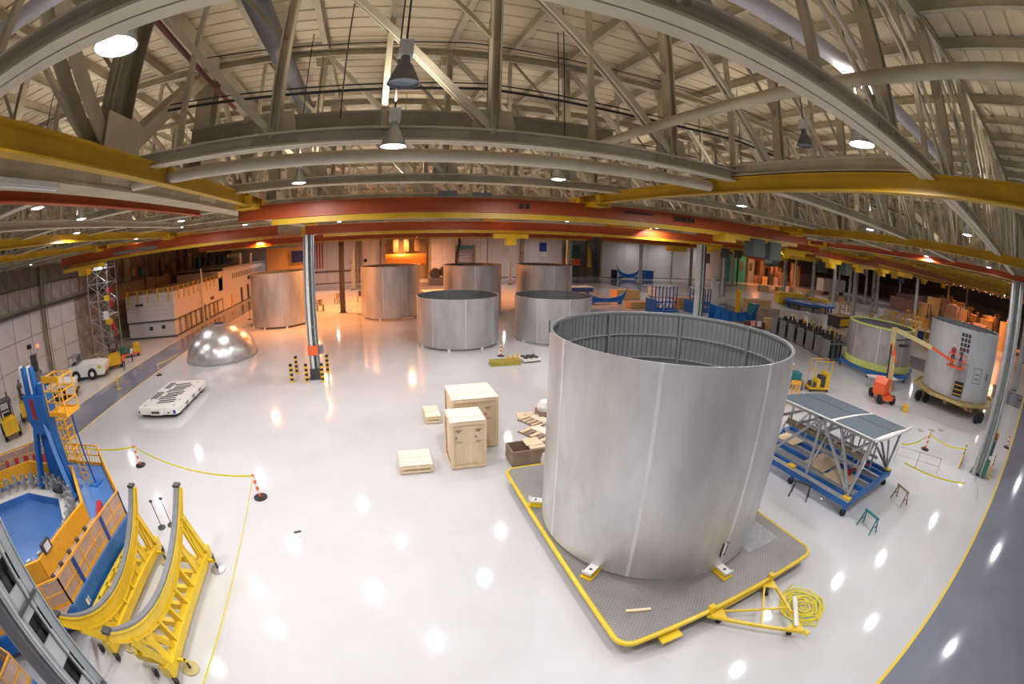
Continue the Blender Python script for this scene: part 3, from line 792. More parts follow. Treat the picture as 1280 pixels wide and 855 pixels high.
# dome of gores with a dark hatch
t = thing('metal_dome', 'polished aluminium dome lying on floor beside the left aisle', 'dome', (-17.3, 43.9, 0))
prof = [(4.05, .10)] + [(4.05 * math.cos(math.radians(q)), .12 + 3.25 * math.sin(math.radians(q))) for q in range(0, 80, 6)] + [(.72, 3.32)]
for k in range(12):
    a = 8 + 30 * k
    MB().lathe(prof, 8, a + .25, a + 29.75).build('dome_gore', M_dome, t)
    MB().lathe([(r + .006, z + .004) for r, z in prof], 1, a - .28, a + .28).build('weld_seam', M_alu_weld, t)
MB().arc(4.02, 4.14, .02, .16, 0, 360, 64).build('base_ring', M_galv, t)
MB().arc(.60, .78, 3.30, 3.40, 0, 360, 32).build('hatch_ring', M_galv, t)
MB().lathe([(0, 3.405), (.66, 3.405)], 28).build('hatch_opening', M_black, t)
m = MB()
for k in range(24):
    a = math.radians(15 * k)
    m.box(4.10 * math.cos(a), 4.10 * math.sin(a), .25, .12, .05, .10, a)
m.build('edge_clip', M_galv, t)['kind'] = 'stuff'

# ---- dolly under the huge barrel
t = thing('transport_dolly', 'flat dolly with grey tread deck and yellow edge under huge barrel', 'dolly', (9.25, 11.25, 0))
hx, hy, cr = 4.2, 5.35, .45
def rrect(hx, hy, cr, n=5):
    p = []
    for cx, cy, a0 in ((hx - cr, hy - cr, 0), (-hx + cr, hy - cr, 90), (-hx + cr, -hy + cr, 180), (hx - cr, -hy + cr, 270)):
        for i in range(n + 1):
            a = math.radians(a0 + 90 * i / n)
            p.append((cx + cr * math.cos(a), cy + cr * math.sin(a)))
    return p
dp = [(-4.2, -4.2), (4.2, 4.2)]
MB().prism(rrect(hx - .02, hy - .02, cr), 'z', .56, .64).build('deck', M_grating, t, smooth=False)
rr = rrect(hx, hy, cr)
MB().path([(x, y, .57) for x, y in rr + rr[:1]], .09, 8).build('edge_rail', M_ylw_cradle, t)
MB().bx(-3.9, 3.9, -.2, .2, .22, .56).bx(-3.9, -3.6, -5, 5, .22, .56).bx(3.6, 3.9, -5, 5, .22, .56).bx(-3.9, 3.9, -5.0, -4.7, .22, .56).bx(-3.9, 3.9, 4.7, 5, .22, .56).build('chassis', M_dark, t)
wm = MB().wheel(0, 0, .16, .16, .12, 0).mesh('wheel', M_black)
for x in (-3.4, -1.2, 1.2, 3.4):
    for y in (-4.6, -1.6, 1.6, 4.6):
        inst(wm, 'wheel', t, (x, y, 0))
MB().bx(-3.0, -2.3, -5.66, -5.36, .36, .42).bx(-2.4, -2.3, -5.4, -5.3, .42, .55).build('step_plate', M_ylw_cradle, t)
for k in range(4):                           # faint frame of a former panel on the deck at right
    pass
MB().bx(1.9, 3.6, -3.9, -1.9, .641, .650).bx(3.0, 3.9, -1.7, 1.2, .641, .648).build('deck_plate', mat('worn_deck_plate', (.36, .37, .39), .45, metal=.3, var=.2), t)
for k in range(6):
    a = 152.6 + 60 * k
    s = thing('barrel_support', 'yellow support block with white pad %s under huge barrel' % ['at the left rear', 'at the front left', 'at the front right', 'at the right', 'at the right rear', 'at the back'][k], 'support',
              (9.32 + 4.30 * math.cos(math.radians(a)), 11.45 + 4.30 * math.sin(math.radians(a)), .64), math.radians(a), 'supports under the huge barrel')
    MB().bx(-.42, .45, -.20, .20, 0, .04).bx(-.35, .36, -.16, -.12, .04, .20).bx(-.35, .36, .12, .16, .04, .20).bx(-.35, .36, -.12, .12, .14, .17).bx(.28, .34, -.14, .14, .04, .2).build('block', M_ylw_cradle, s)
    MB().bx(-.30, .42, -.15, .15, .20, .24).bx(.38, .43, -.17, .17, .20, .30).build('pad', M_white, s)
    MB().bx(.12, .2, -.05, .05, .24, .25).build('size_mark', M_black, s)
t = thing('towing_triangle', 'yellow triangular tow frame on casters in front of the dolly', 'frame', (9.9, 4.8, 0))
A, B, Cc = (-1.85, 1.05, .42), (1.15, 1.10, .42), (.30, -1.45, .42)
def mixp(p, q, f): return tuple(p[i] + (q[i] - p[i]) * f for i in range(3))
m = MB()
for p, q in ((A, B), (B, Cc), (Cc, A)):
    m.bar(p, q, .09, .09)
m.build('side_bar', M_ylw_cradle, t)
MB().bar(mixp(A, B, .12), mixp(B, Cc, .55), .06, .06).bar(mixp(A, B, .88), mixp(A, Cc, .55), .06, .06).build('cross_bar', M_ylw_cradle, t)
for p, q, r in ((A, B, Cc), (B, Cc, A), (Cc, A, B)):
    u, v = mixp(p, q, .2), mixp(p, r, .2)
    MB().prism([p[:2], u[:2], v[:2]], 'z', .44, .48).build('corner_plate', M_ylw_cradle, t)
    cx, cy = (p[0] * 2 + q[0] * .0 + mixp(q, r, .5)[0] * .4) / 2.4, (p[1] * 2 + mixp(q, r, .5)[1] * .4) / 2.4
    MB().bx(cx - .05, cx + .05, cy - .04, cy + .04, .12, .42).build('caster_fork', M_dark, t)
    MB().wheel(cx, cy, .10, .10, .05, .6).build('caster_wheel', M_black, t)
MB().tube((.35, -1.65, .44), (.35, -1.5, .44), .09, 10).bx(-1.8, -1.6, 1.0, 1.2, .4, .75).bx(.95, 1.15, 1.0, 1.2, .4, .75).build('hitch', M_ylw_cradle, t)
tag(MB().bar((10.05, 3.65, .56), (11.0, 4.65, .56), .14, .05).build('white_plank', M_white), 'white plank lying across the tip of the tow frame', 'plank')
# heap of yellow straps
random.seed(3)
t = thing('strap_heap', 'tangled heap of yellow lifting straps on the floor by tow frame', 'strap', (11.45, 4.35, 0))
for i in range(6):
    p = []
    a = random.random() * 6; r = .1 + .12 * i
    for q in range(26):
        a += .42 + random.random() * .25
        p.append((r * math.cos(a) * (1 + .4 * random.random()), r * 1.1 * math.sin(a) * (1 + .4 * random.random()), .03 + .07 * random.random()))
    MB().path(p, .028, 4).build('strap', M_tape, t)
MB().path([(-.2, .5, .02), (.1, .9, .02), (.6, 1.1, .02), (.2, 1.0, .02), (-.3, .8, .02), (-.6, .3, .02)], .02, 4).build('strap', M_tape, t)
tag(MB().box(6.15, 6.95, .675, .75, .10, .05, -.35).build('wooden_stick', M_wood), 'short pale wooden batten lying on front of the dolly deck', 'batten')

# ================================================================ CRATES
def crate(label, x0, x1, y0, y1, h, lid=3, marks=True, name='wooden_crate'):
    t = thing(name, label, 'crate', ((x0 + x1) / 2, (y0 + y1) / 2, 0))
    a, b = (x1 - x0) / 2, (y1 - y0) / 2
    MB().bx(-a + .05, a - .05, -b + .05, b - .05, .08, h - .03).build('body', M_wood, t, smooth=False)
    MB().bx(-a + .05, a - .05, -b + .05, -b + .2, 0, .1).bx(-a + .05, a - .05, b - .2, b - .05, 0, .1).build('skid', M_wood, t)
    w = .13
    for s in (-1, 1):
        m = MB()
        for xx in (-a + w / 2, a - w / 2):
            m.bx(xx - w / 2, xx + w / 2, s * b - .03, s * b + .0, .06, h - .03)
        for zz in (.12, h - .12):
            m.bx(-a + w, a - w, s * b - .03, s * b + .0, zz - w / 2, zz + w / 2)
        m.build('frame_batten', M_wood, t, smooth=False)
        m = MB()
        for yy in (-b + w / 2, b - w / 2):
            m.bx(s * a - .03, s * a, yy - w / 2, yy + w / 2, .06, h - .03)
        for zz in (.12, h - .12):
            m.bx(s * a - .03, s * a, -b + w, b - w, zz - w / 2, zz + w / 2)
        m.build('frame_batten', M_wood, t, smooth=False)
    for k in range(lid):
        y = -b + (2 * b) * k / lid
        MB().bx(-a, a, y + .008, y + 2 * b / lid - .008, h - .03, h + .012 * (k % 2)).build('lid_board', M_wood_top, t, smooth=False)
    if marks:
        m = MB(); z = h * .78; yb = -b - .004
        for s in (-1, 1):
            c = s * a * .55
            m.bx(c - .16, c + .16, yb, yb + .03, z + .10, z + .115).bx(c - .10, c + .06, yb, yb + .03, z, z + .05)
            m.bx(c - .17, c - .09, yb, yb + .03, z - .32, z - .22).bx(c - .16, c + .16, yb, yb + .03, z - .50, z - .488)
        m.build('stencil_mark', M_wood_dk, t)
    return t
crate('tall pale plywood crate in front of the bigger crate', 2.93, 4.6, 18.15, 19.85, 2.47)
crate('biggest pale plywood crate behind the tall crate', 3.37, 5.75, 20.15, 22.5, 2.78)
crate('low flat plywood crate on the floor left of the tall crate', .48, 2.02, 18.15, 19.75, .46, lid=2, marks=False)
crate('low plywood crate peeking out left of the biggest crate', 2.42, 3.3, 23.8, 25.6, .46, lid=2, marks=False)
t = thing('open_wooden_box', 'open grey weathered wooden box at the rear of the dolly', 'box', (6.55, 18.2, 0))
m = MB()
for s in (-1, 1):
    m.bx(-.8, .8, s * .55 - .03, s * .55 + .03, .1, .85).bx(s * .8 - .03, s * .8 + .03, -.55, .55, .1, .85)
m.bx(-.8, .8, -.55, .55, .1, .16).bx(-.8, .8, -.5, -.4, 0, .1).bx(-.8, .8, .4, .5, 0, .1)
m.build('box_wall', M_wood_dk, t)
MB().bx(.1, .9, -.5, .3, .84, .90).bx(.0, .8, -.2, .6, .90, .94).build('loose_board', M_wood, t)
tag(MB().lathe([(0, 0), (.28, .02), (.34, .3), (.25, .6), (.1, .7), (0, .7)], 10, cx=7.45, cy=17.55).build('plastic_bag', M_white), 'white plastic bag beside the open wooden box', 'bag')
for i, (x, y, rz, L, lab) in enumerate(((8.5, 20.2, 2.03, 3.4, 'stack of loose pallet boards beside the huge barrel, nearest'), (8.6, 22.6, 2.0, 1.6, 'stack of loose pallet boards beside the huge barrel, farther'))):
    t = thing('pallet', lab, 'pallet', (x, y, 0), rz)
    for k in range(9):
        MB().bx(-L / 2 + k * L / 9, -L / 2 + k * L / 9 + L / 13, -.55, .55, .10, .13).build('slat', M_wood_dk if k % 2 else M_wood, t)
    for s in (-.5, 0, .5):
        MB().bx(-L / 2, L / 2, s - .05, s + .05, 0, .10).build('runner', M_wood_dk, t)
    MB().bx(-L / 2 + .1, L / 2 - .3, -.75, -.15, .13, .18).build('board', M_wood_top, t)
t = thing('plywood_sheet', 'small plywood sheet with a square hole near the white bundle', 'board', (8.5, 23.7, .06), -.1)
MB().bx(-.55, .55, -.4, -.15, -.05, 0).bx(-.55, .55, .1, .4, -.05, 0).bx(-.55, -.15, -.15, .1, -.05, 0).bx(.1, .55, -.15, .1, -.05, 0).build('sheet', M_wood, t)
t = thing('wrapped_bundle', 'white plastic wrapped bundle on a brown wooden base', 'bundle', (9.6, 23.3, 0))
MB().bx(-.5, .6, -.45, .45, 0, .45).build('base', M_wood_dk, t)
MB().lathe([(0, .45), (.5, .45), (.55, .7), (.35, 1.0), (.12, 1.1), (0, 1.12)], 9).build('wrapping', M_white, t)
# items by the short barrels
t = thing('tool_skid', 'olive yellow skid with chain tools on floor beyond the crates', 'skid', (10.5, 34.9, 0))
MB().bx(-1.3, 1.3, -.45, .45, .08, .35).build('tray', mat('olive_paint', (.36, .30, .04), .5, var=.2), t)
MB().bx(-1.3, 1.3, -.48, -.45, .0, .4).bx(-1.3, 1.3, .45, .48, 0, .4).build('side_rail', mat('olive_paint', (.36, .30, .04)), t)
for k in range(3):
    MB().bar((.15 + .42 * k, 0, .35), (.30 + .42 * k, .05, .85), .07, .07).bar((.42 + .42 * k, 0, .35), (.28 + .42 * k, .05, .85), .07, .07).build('clamp', M_ylw, t)
t = thing('palletised_parts', 'white topped parts tray with round black fittings right of skid', 'tray', (12.95, 35.6, 0), .1)
MB().bx(-.85, .85, -.8, .8, .12, .3).build('tray', M_white, t); MB().bx(-.8, .8, -.7, .7, 0, .12).build('base', M_dark, t)
for k in range(6):
    MB().arc(.10, .22, .30, .40, 0, 360, 12, -.5 + .5 * (k % 3), -.3 + .6 * (k // 3)).build('round_fitting', M_dark, t)

# ================================================================ POSTS, TAPE, SAWHORSES
def cone_post(x, y, label, tilt=0.0, h=1.1, group=None):
    t = thing('barrier_post', label, 'post', (x, y, 0))
    MB().lathe([(0, 0), (.33, 0), (.34, .05), (.12, .09), (0, .09)], 14).build('base', M_black, t)
    for k in range(6):
        z0, z1 = .09 + (h - .09) * k / 6, .09 + (h - .09) * (k + 1) / 6
        MB().tube((tilt * z0, 0, z0), (tilt * z1, 0, z1), .075, 8).build('band', M_orange if k % 2 == 0 else M_white, t)
    MB().bx(tilt * h - .05, tilt * h + .05, -.03, .03, h, h + .10).build('cap', M_orange, t)
    return t
cone_post(-14.63, 19.63, 'orange striped barrier post on black base between platform and white cart', -.10)
cone_post(-6.15, 16.74, 'orange striped barrier post with tape where two tapes meet', -.10)
cone_post(-22.4, 37.6, 'orange striped barrier post beside the left aisle near people', .05)
cone_post(30.7, 6.9, 'orange barrier post on red base behind the silver railing', .25)
cone_post(39.6, .35, 'orange barrier post at the edge of the right aisle', .1)
cone_post(62, .5, 'orange barrier post far along the right aisle edge', .1)
cone_post(-20.6, 66.5, 'barrier post on floor in front of the tall left barrel', 0)
cone_post(10.9, 37.6, 'thin orange barrier post standing behind the olive skid', 0)
def tape(p, q, label, sag=.25, n=16, w=.05):
    p = Vector(p); q = Vector(q)
    vs = []
    for i in range(n + 1):
        f = i / n
        c = p.lerp(q, f) - Vector((0, 0, sag * 4 * f * (1 - f)))
        vs += [c + Vector((0, 0, w)), c - Vector((0, 0, w)), c - Vector((0, .008, w)), c + Vector((0, -.008, w))]
    m = MB()
    fs = []
    for i in range(n):
        for j in range(4):
            fs.append((4 * i + j, 4 * i + (j + 1) % 4, 4 * i + 4 + (j + 1) % 4, 4 * i + 4 + j))
    m._add(vs, fs)
    return tag(m.build('barrier_tape', M_tape, smooth=False), label, 'tape')
tape((-20.6, 19.6, 1.1), (-14.75, 19.63, 1.12), 'yellow tape from the blue tower to the first striped post')
tape((-14.7, 19.63, 1.12), (-6.25, 16.74, 1.12), 'yellow tape sagging between the two striped posts', .45)
tape((-6.25, 16.74, 1.12), (-6.0, 5.4, .9), 'yellow tape running from striped post toward the camera', .75)
tape((31.0, 6.9, 1.05), (31.5, 3.6, 1.0), 'yellow tape beside the white barrel column', .3)
tape((26.9, 7.9, 1.0), (30.8, 6.9, 1.1), 'yellow tape from the silver railing to orange post', .3)
tape((24.6, 6.6, .9), (27.0, 2.3, .5), 'yellow tape crossing in front of the silver railing', .2)
tape((-23.0, 44, .6), (-22.4, 37.6, 1.1), 'yellow tape beside the dome at the aisle edge', .2)
for i, (x, y) in enumerate(((-7.3, 33.5), (-6.0, 33.3), (-4.7, 33.2), (-4.55, 35.8), (-7.3, 35.9))):
    t = thing('hazard_post', 'black and yellow striped guard post %s of the grey column' % ['at the front left', 'at the front', 'at the front right', 'at the right rear', 'at the left rear'][i], 'post', (x, y, 0), group='striped guard posts')
    for k in range(8):
        MB().bx(-.12, .12, -.10, .10, k * .19, k * .19 + .19).build('band', M_ylw if k % 2 == 0 else M_black, t)
for i, (x, y, rz, lab) in enumerate(((30.4, 3.55, 0.1, 'striped guard barrier on the floor left of right column'), (31.0, .85, 0.05, 'striped guard barrier between right column and the aisle'))):
    t = thing('hazard_barrier', lab, 'barrier', (x, y, 0), rz)
    for k in range(7):
        MB().box(0.0 + k * .42, 0, .45, .20, .08, .9, 0, .5).build('band', M_ylw if k % 2 == 0 else M_black, t)
    MB().bx(-.1, 2.8, -.05, .05, 0, .06).build('foot', M_ylw, t)
t = thing('small_stands', 'two small black floor stands between yellow cradle and barrier post', 'stand', (-10.35, 14.2, 0))
for dx in (-.22, .22):
    MB().lathe([(0, 0), (.2, 0), (.2, .05), (.04, .08), (0, .08)], 14, cx=dx, cy=dx * .6).build('base', M_dark, t)
    MB().tube((dx, dx * .6, .08), (dx - .25, dx * .6 + .25, 1.15), .02, 6).bx(dx - .32, dx - .18, dx * .6 + .2, dx * .6 + .3, 1.12, 1.2).build('rod', M_dark, t)
tag(MB().box(-4.05, 14.1, .02, .30, .08, .04, .3).build('loose_bracket', M_dark), 'tiny dark bracket lying on the bare white floor', 'bracket')
def sawhorse(x, y, rz, mt, label):
    t = thing('sawhorse', label, 'sawhorse', (x, y, 0), rz)
    MB().bx(-.5, .5, -.05, .05, .72, .80).build('top_beam', mt, t)
    for s in (-1, 1):
        for u in (-1, 1):
            MB().bar((s * .40, u * .04, .74), (s * .48, u * .28, 0), .06, .05).build('leg', mt, t)
        MB().bar((s * .44, -.17, .33), (s * .44, .17, .33), .04, .05).build('brace', mt, t)
    return t
sawhorse(17.1, 9.45, 1.95, M_dark, 'dark folding sawhorse under the left side of the blue cart')
sawhorse(17.9, 5.45, 1.35, M_teal, 'teal folding sawhorse in front of the blue cart corner')
sawhorse(21.8, 5.35, 1.2, M_wood_dk, 'dark wooden sawhorse right of the blue cart corner')
t = thing('safety_railing', 'low silver pipe railing standing on floor right of blue cart', 'railing', (26.9, 6.3, 0), -1.2)
m = MB()
for x in (-1.7, 0, 1.7): m.tube((x, 0, 0), (x, 0, 1.05), .025, 6)
m.build('post', M_galv, t)
for z in (.5, 1.03): MB().tube((-1.7, 0, z), (1.7, 0, z), .025, 6).build('rail', M_galv, t)
t = thing('railing_stand', 'thin white barrier frame lying beside the right aisle line', 'frame', (27.9, 1.5, 0), 0.35)
MB().tube((-1.2, 0, .5), (1.2, 0, .5), .02, 6).tube((-1.2, -.2, 0), (-1.2, 0, .5), .02, 6).tube((1.2, -.2, 0), (1.2, 0, .5), .02, 6).build('rail', M_galv, t)

# ================================================================ YELLOW CRADLES
def cradle(x, yc, zc, Rc, a0, a1, dx, y0, y1, label):
    t = thing('cradle', label, 'cradle', (x, 9.2, 0), group='yellow barrel cradles')
    oy = yc - 9.2
    n = 24
    inner, outer = [], []
    for i in range(n + 1):
        a = math.radians(a0 + (a1 - a0) * i / n)
        f = abs(i - n / 2) / (n / 2)
        w = .58 - .34 * f ** 1.3
        inner.append((oy + Rc * math.sin(a), zc - Rc * math.cos(a)))
        outer.append((oy + (Rc + w) * math.sin(a), zc - (Rc + w) * math.cos(a)))
    def strip(wd, inn, out, nm, mt):
        vs = []
        for i in range(n + 1):
            for xx in (-wd, wd):
                vs.append((xx, *inn[i])); vs.append((xx, *out[i]))
        fs = []
        for i in range(n):
            k = 4 * i
            fs += [(k, k + 1, k + 5, k + 4), (k + 2, k + 6, k + 7, k + 3), (k + 1, k + 3, k + 7, k + 5), (k, k + 4, k + 6, k + 2)]
        fs += [(0, 2, 3, 1), (4 * n, 4 * n + 1, 4 * n + 3, 4 * n + 2)]
        m = MB(); m._add(vs, fs); m.build(nm, mt, t)
    strip(.05, inner, outer, 'arc_web', M_ylw_cradle)
    fl = [(oy + (Rc + .06) * math.sin(math.radians(a0 + (a1 - a0) * i / n)), zc - (Rc + .06) * math.cos(math.radians(a0 + (a1 - a0) * i / n))) for i in range(n + 1)]
    pd = [(oy + (Rc - .07) * math.sin(math.radians(a0 + (a1 - a0) * i / n)), zc - (Rc - .07) * math.cos(math.radians(a0 + (a1 - a0) * i / n))) for i in range(n + 1)]
    strip(.13, inner, fl, 'arc_flange', M_ylw_cradle)
    strip(.105, pd, inner, 'arc_pad', M_mid)
    of = [(outer[i][0], outer[i][1] - .05) for i in range(n + 1)]
    strip(.12, outer, of, 'lower_flange', M_ylw_cradle)
    for j, i in ((-1, 0), (1, n)):
        y, z = inner[i]
        MB().bx(-.13, .13, y - .12, y + .12, z - .02, z + .07).build('end_cap', M_dark, t)
    for sgn, yb in ((-1, y0 - 9.2), (1, y1 - 9.2)):
        i = 3 if sgn < 0 else n - 3
        ya, za = outer[i]; y2, z2 = outer[i + (3 if sgn < 0 else -3)]
        MB().bar((.05, ya, za), (dx + .05, yb - sgn * .1, .72), .16, .22).bar((0, y2, z2), (dx, yb - sgn * .9, .62), .12, .16).bar((-.05, ya, za), (dx - 1.3, yb - sgn * .5, .6), .13, .16).bar((.05, ya - sgn * .3, za - .2), (dx - .1, yb - sgn * .5, .7), .10, .10).build('strut', M_ylw_cradle, t)
        MB().bx(dx - .16, dx + .16, yb - .16, yb + .16, .28, .80).build('corner_box', M_ylw_cradle, t)
    MB().bx(dx - .15, dx + .15, y0 - 9.2, y1 - 9.2, .28, .62).build('side_beam', M_ylw_cradle, t)
    MB().bx(dx - 1.52, dx - 1.32, y0 - 8.4, y1 - 9.5, .28, .56).build('side_beam', M_ylw_cradle, t)
    for k in range(7):
        y = y0 - 9.2 + .35 + k * (y1 - y0 - .7) / 6
        MB().bx(dx - 1.4, dx - .1, y - .09, y + .09, .30, .56).build('cross_member', M_ylw_cradle, t)
        zi = min(range(n + 1), key=lambda q: abs(outer[q][0] - y))
        MB().bar((0, y, max(.7, outer[zi][1])), (dx, y, .55), .10, .30).build('rib', M_ylw_cradle, t)
    for (cx, cy) in ((dx + .1, y1 - 9.05), (dx + .1, y0 - 9.35), (dx - 1.4, y1 - 9.3), (dx - 1.4, y0 - 8.5), (dx - .7, y0 - 9.2)):
        MB().wheel(cx, cy, .13, .13, .09, .3).build('caster_wheel', M_black, t)
        MB().bx(cx - .06, cx + .06, cy - .06, cy + .06, .2, .34).build('caster_fork', M_dark, t)
    for (cx, cy) in ((dx + .42, y1 - 9.55), (dx + .42, y0 - 8.65)):
        MB().lathe([(0, 0), (.30, 0), (.30, .05), (.12, .08), (0, .08)], 20, cx=cx, cy=cy).build('foot_pad', M_galv if cy > 0 and x > -9 else mat('dusty_yellow', (.5, .43, .2), .6), t)
        MB().tube((cx, cy, .08), (cx, cy, .46), .05, 8).build('jack', M_dark, t)
        MB().bx(cx - .4, cx + .05, cy - .05, cy + .05, .36, .46).build('jack_arm', M_ylw_cradle, t)
    return t
cradle(-7.7, 8.68, 6.42, 4.70, -44, 48, .28, 6.35, 12.05, 'yellow curved barrel cradle nearest the open white floor')
cradle(-10.0, 8.80, 5.60, 4.28, -50, 54, .10, 6.7, 12.25, 'yellow curved barrel cradle next to the blue platform')

# ================================================================ BLUE PLATFORM WITH RING
def octo(cx, cy, ap, n=8, rot=22.5):
    R = ap / math.cos(PI / 8)
    return [(cx + R * math.cos(math.radians(rot + 45 * k)), cy + R * math.sin(math.radians(rot + 45 * k))) for k in range(n)]
PX, PY = -18.5, 10.3
t = thing('work_platform', 'octagonal blue work platform with amber railings at left', 'platform', (PX, PY, 0))
def ring_prism(po, pi, z0, z1):
    m = MB(); n = len(po)
    for k in range(n):
        a, b, c, d = po[k], po[(k + 1) % n], pi[(k + 1) % n], pi[k]
        m._add([(p[0], p[1], z) for z in (z0, z1) for p in (a, b, c, d)], [(0, 1, 5, 4), (1, 2, 6, 5), (2, 3, 7, 6), (3, 0, 4, 7), (4, 5, 6, 7), (3, 2, 1, 0)])
    return m
o7, o5, o51, o38 = octo(0, 0, 6.95), octo(0, 0, 4.95), octo(0, 0, 4.8), octo(0, 0, 3.5)
ring_prism(o7, o51, 1.12, 1.2).build('deck', M_bluedeck, t, smooth=False)
ring_prism(o7, octo(0, 0, 6.85), .42, 1.12).build('skirt', M_blue, t, smooth=False)
ring_prism(octo(0, 0, 6.3), octo(0, 0, 6.0), 0, .45).build('base_frame', M_dark, t, smooth=False)
MB().prism(octo(0, 0, 3.55), 'z', .55, .62).build('basin_floor', M_bluedeck, t, smooth=False)
ring_prism(octo(0, 0, 3.60), octo(0, 0, 3.48), .6, 1.0).build('basin_wall', M_bluedeck, t, smooth=False)
ring_prism(o51, octo(0, 0, 3.50), .97, 1.02).build('ring_table', M_white, t, smooth=False)
for k in range(8):
    a, b = o5[k], o5[(k + 1) % 8]
    MB().bar((a[0], a[1], 1.62), (b[0], b[1], 1.62), .14, .84).build('inner_wall', M_ylw_rail, t)
cl = MB().bx(-.30, .15, -.07, .07, 0, .55).bx(.0, .16, -.11, .11, .3, .75).bx(-.42, -.25, -.05, .05, .42, .5).mesh('clamp_post', M_galv)
for k in range(40):
    a = math.radians(9 * k)
    inst(cl, 'clamp_post', t, (4.35 * math.cos(a), 4.35 * math.sin(a), 1.02), a)
hd = MB().tube((0, 0, 0), (-.25, 0, .5), .03, 6).mesh('clamp_handle', M_white)
for k in range(40):
    a = math.radians(9 * k + 4)
    inst(hd, 'clamp_handle', t, (4.5 * math.cos(a), 4.5 * math.sin(a), 1.2), a)
def rail_run(par, pts, z, h=1.08, mt=M_ylw_rail, step=1.0, mid=(.55,), kick=True, infill=False):
    for i in range(len(pts) - 1):
        p, q = Vector((*pts[i], z)), Vector((*pts[i + 1], z))
        L = (q - p).length; n = max(1, round(L / step))
        for f in [k / n for k in range(n + (1 if i == len(pts) - 2 else 0))]:
            c = p.lerp(q, f)
            MB().bx(c.x - .03, c.x + .03, c.y - .03, c.y + .03, z, z + h).build('railing_post', mt, par)
        u = Vector((0, 0, 1))
        MB().bar(p + u * h, q + u * h, .06, .06).build('top_rail', mt, par)
        for mz in mid:
            MB().bar(p + u * mz, q + u * mz, .045, .045).build('mid_rail', mt, par)
        if infill:
            for k in range(n):
                c0, c1 = p.lerp(q, (k + .04) / n), p.lerp(q, (k + .96) / n)
                MB().bar(c0 + u * .34, c1 + u * .34, .02, .36).build('infill_panel', M_ply, par)
                MB().bar(c0 + u * .80, c1 + u * .80, .02, .40).build('infill_panel', M_ply, par)
        if kick:
            MB().bar(p + u * .08, q + u * .08, .03, .16).build('toe_board', mt, par)
# outline of railings around the outer edge
oo = octo(0, 0, 6.85)
rail_run(t, [oo[7], oo[0]], 1.2, infill=True)
rail_run(t, [oo[0], oo[1]], 1.2)
rail_run(t, [oo[1], oo[2]], 1.2)
rail_run(t, [oo[2], oo[3]], 1.2, infill=True)
rail_run(t, [oo[6], oo[7]], 1.2, infill=True)
for a_, b_ in ((oo[0], oo[1]), (oo[1], oo[2])):
    for k_ in range(1, 24):
        f_ = k_ / 24; MB().bx(a_[0] + (b_[0] - a_[0]) * f_ - .012, a_[0] + (b_[0] - a_[0]) * f_ + .012, a_[1] + (b_[1] - a_[1]) * f_ - .012, a_[1] + (b_[1] - a_[1]) * f_ + .012, 1.3, 2.25).build('baluster', M_ylw_rail, t)
# plywood walkway along the right side
MB().bx(6.0, 6.8, -5.4, 2.7, 1.2, 1.23).bx(5.05, 5.5, -4, 2.2, 1.2, 1.22).build('walkway', M_ply, t)
gm_ = MB().wheel(0, 0, 0, .10, .16, PI / 2, 8).mesh('motor', M_dark)
for k in range(7):
    inst(gm_, 'motor', t, (5.3, -3.6 + .8 * k, 1.36))
MB().bx(4.9, 5.08, -1.6, -1.0, 1.95, 2.35).build('control_panel', M_dark, t)
MB().bx(5.08, 5.09, -1.5, -1.1, 2.0, 2.3).build('panel_screen', M_white, t)
for (x, y) in ((6.88, 1.0), (6.88, -1.6)):
    MB().bx(x - .02, x + .02, y - .1, y + .1, 1.2, 2.2).build('blue_brace', M_blued, t)
MB().bx(6.955, 6.965, -2.2, -2.05, .6, .85).bx(6.955, 6.965, -1.98, -1.93, .6, .85).build('number_mark', M_white, t)
tag(MB().box(-12.9, 12.6, 1.36, .26, 2.0, .30, .55).build('red_beam', M_red), 'dark red beam lying on blue deck right of the ring', 'beam')
tag(MB().box(-12.35, 12.9, 1.30, .2, 1.4, .18, .5).build('wooden_plank', M_ply), 'brown plank lying beside the red beam on blue deck', 'plank')
for k in range(9):
    a = math.radians(100 + 8 * k)
    tag(MB().box(PX + 5.6 * math.cos(a), PY + 5.6 * math.sin(a), 1.76, .5, .16, .9, a, .3).build('red_clamp_arm', M_red), 'dark red clamp arm beside the blue tower, %s from the tower' % NTH[k], 'clamp', 'dark red clamp arms')
# second platform corner, bottom left
t = thing('work_platform', 'corner of a second blue platform behind the big grey column', 'platform', (-15.6, 2.0, 0))
MB().bx(1.2, 3.7, -6, 1.7, 1.1, 1.2).build('deck', M_bluedeck, t); MB().bx(3.6, 3.7, -6, 1.7, .4, 1.1).bx(1.2, 3.6, 1.6, 1.7, .4, 1.1).build('skirt', M_blue, t)
MB().bx(1.4, 3.4, -5.7, 1.5, 0, .4).build('base_frame', M_dark, t)
rail_run(t, [(3.6, -6), (3.6, 1.6), (1.3, 1.6)], 1.2, infill=True)
MB().bx(2.6, 3.5, -6, 1.7, 1.2, 1.23).build('walkway', M_ply, t)

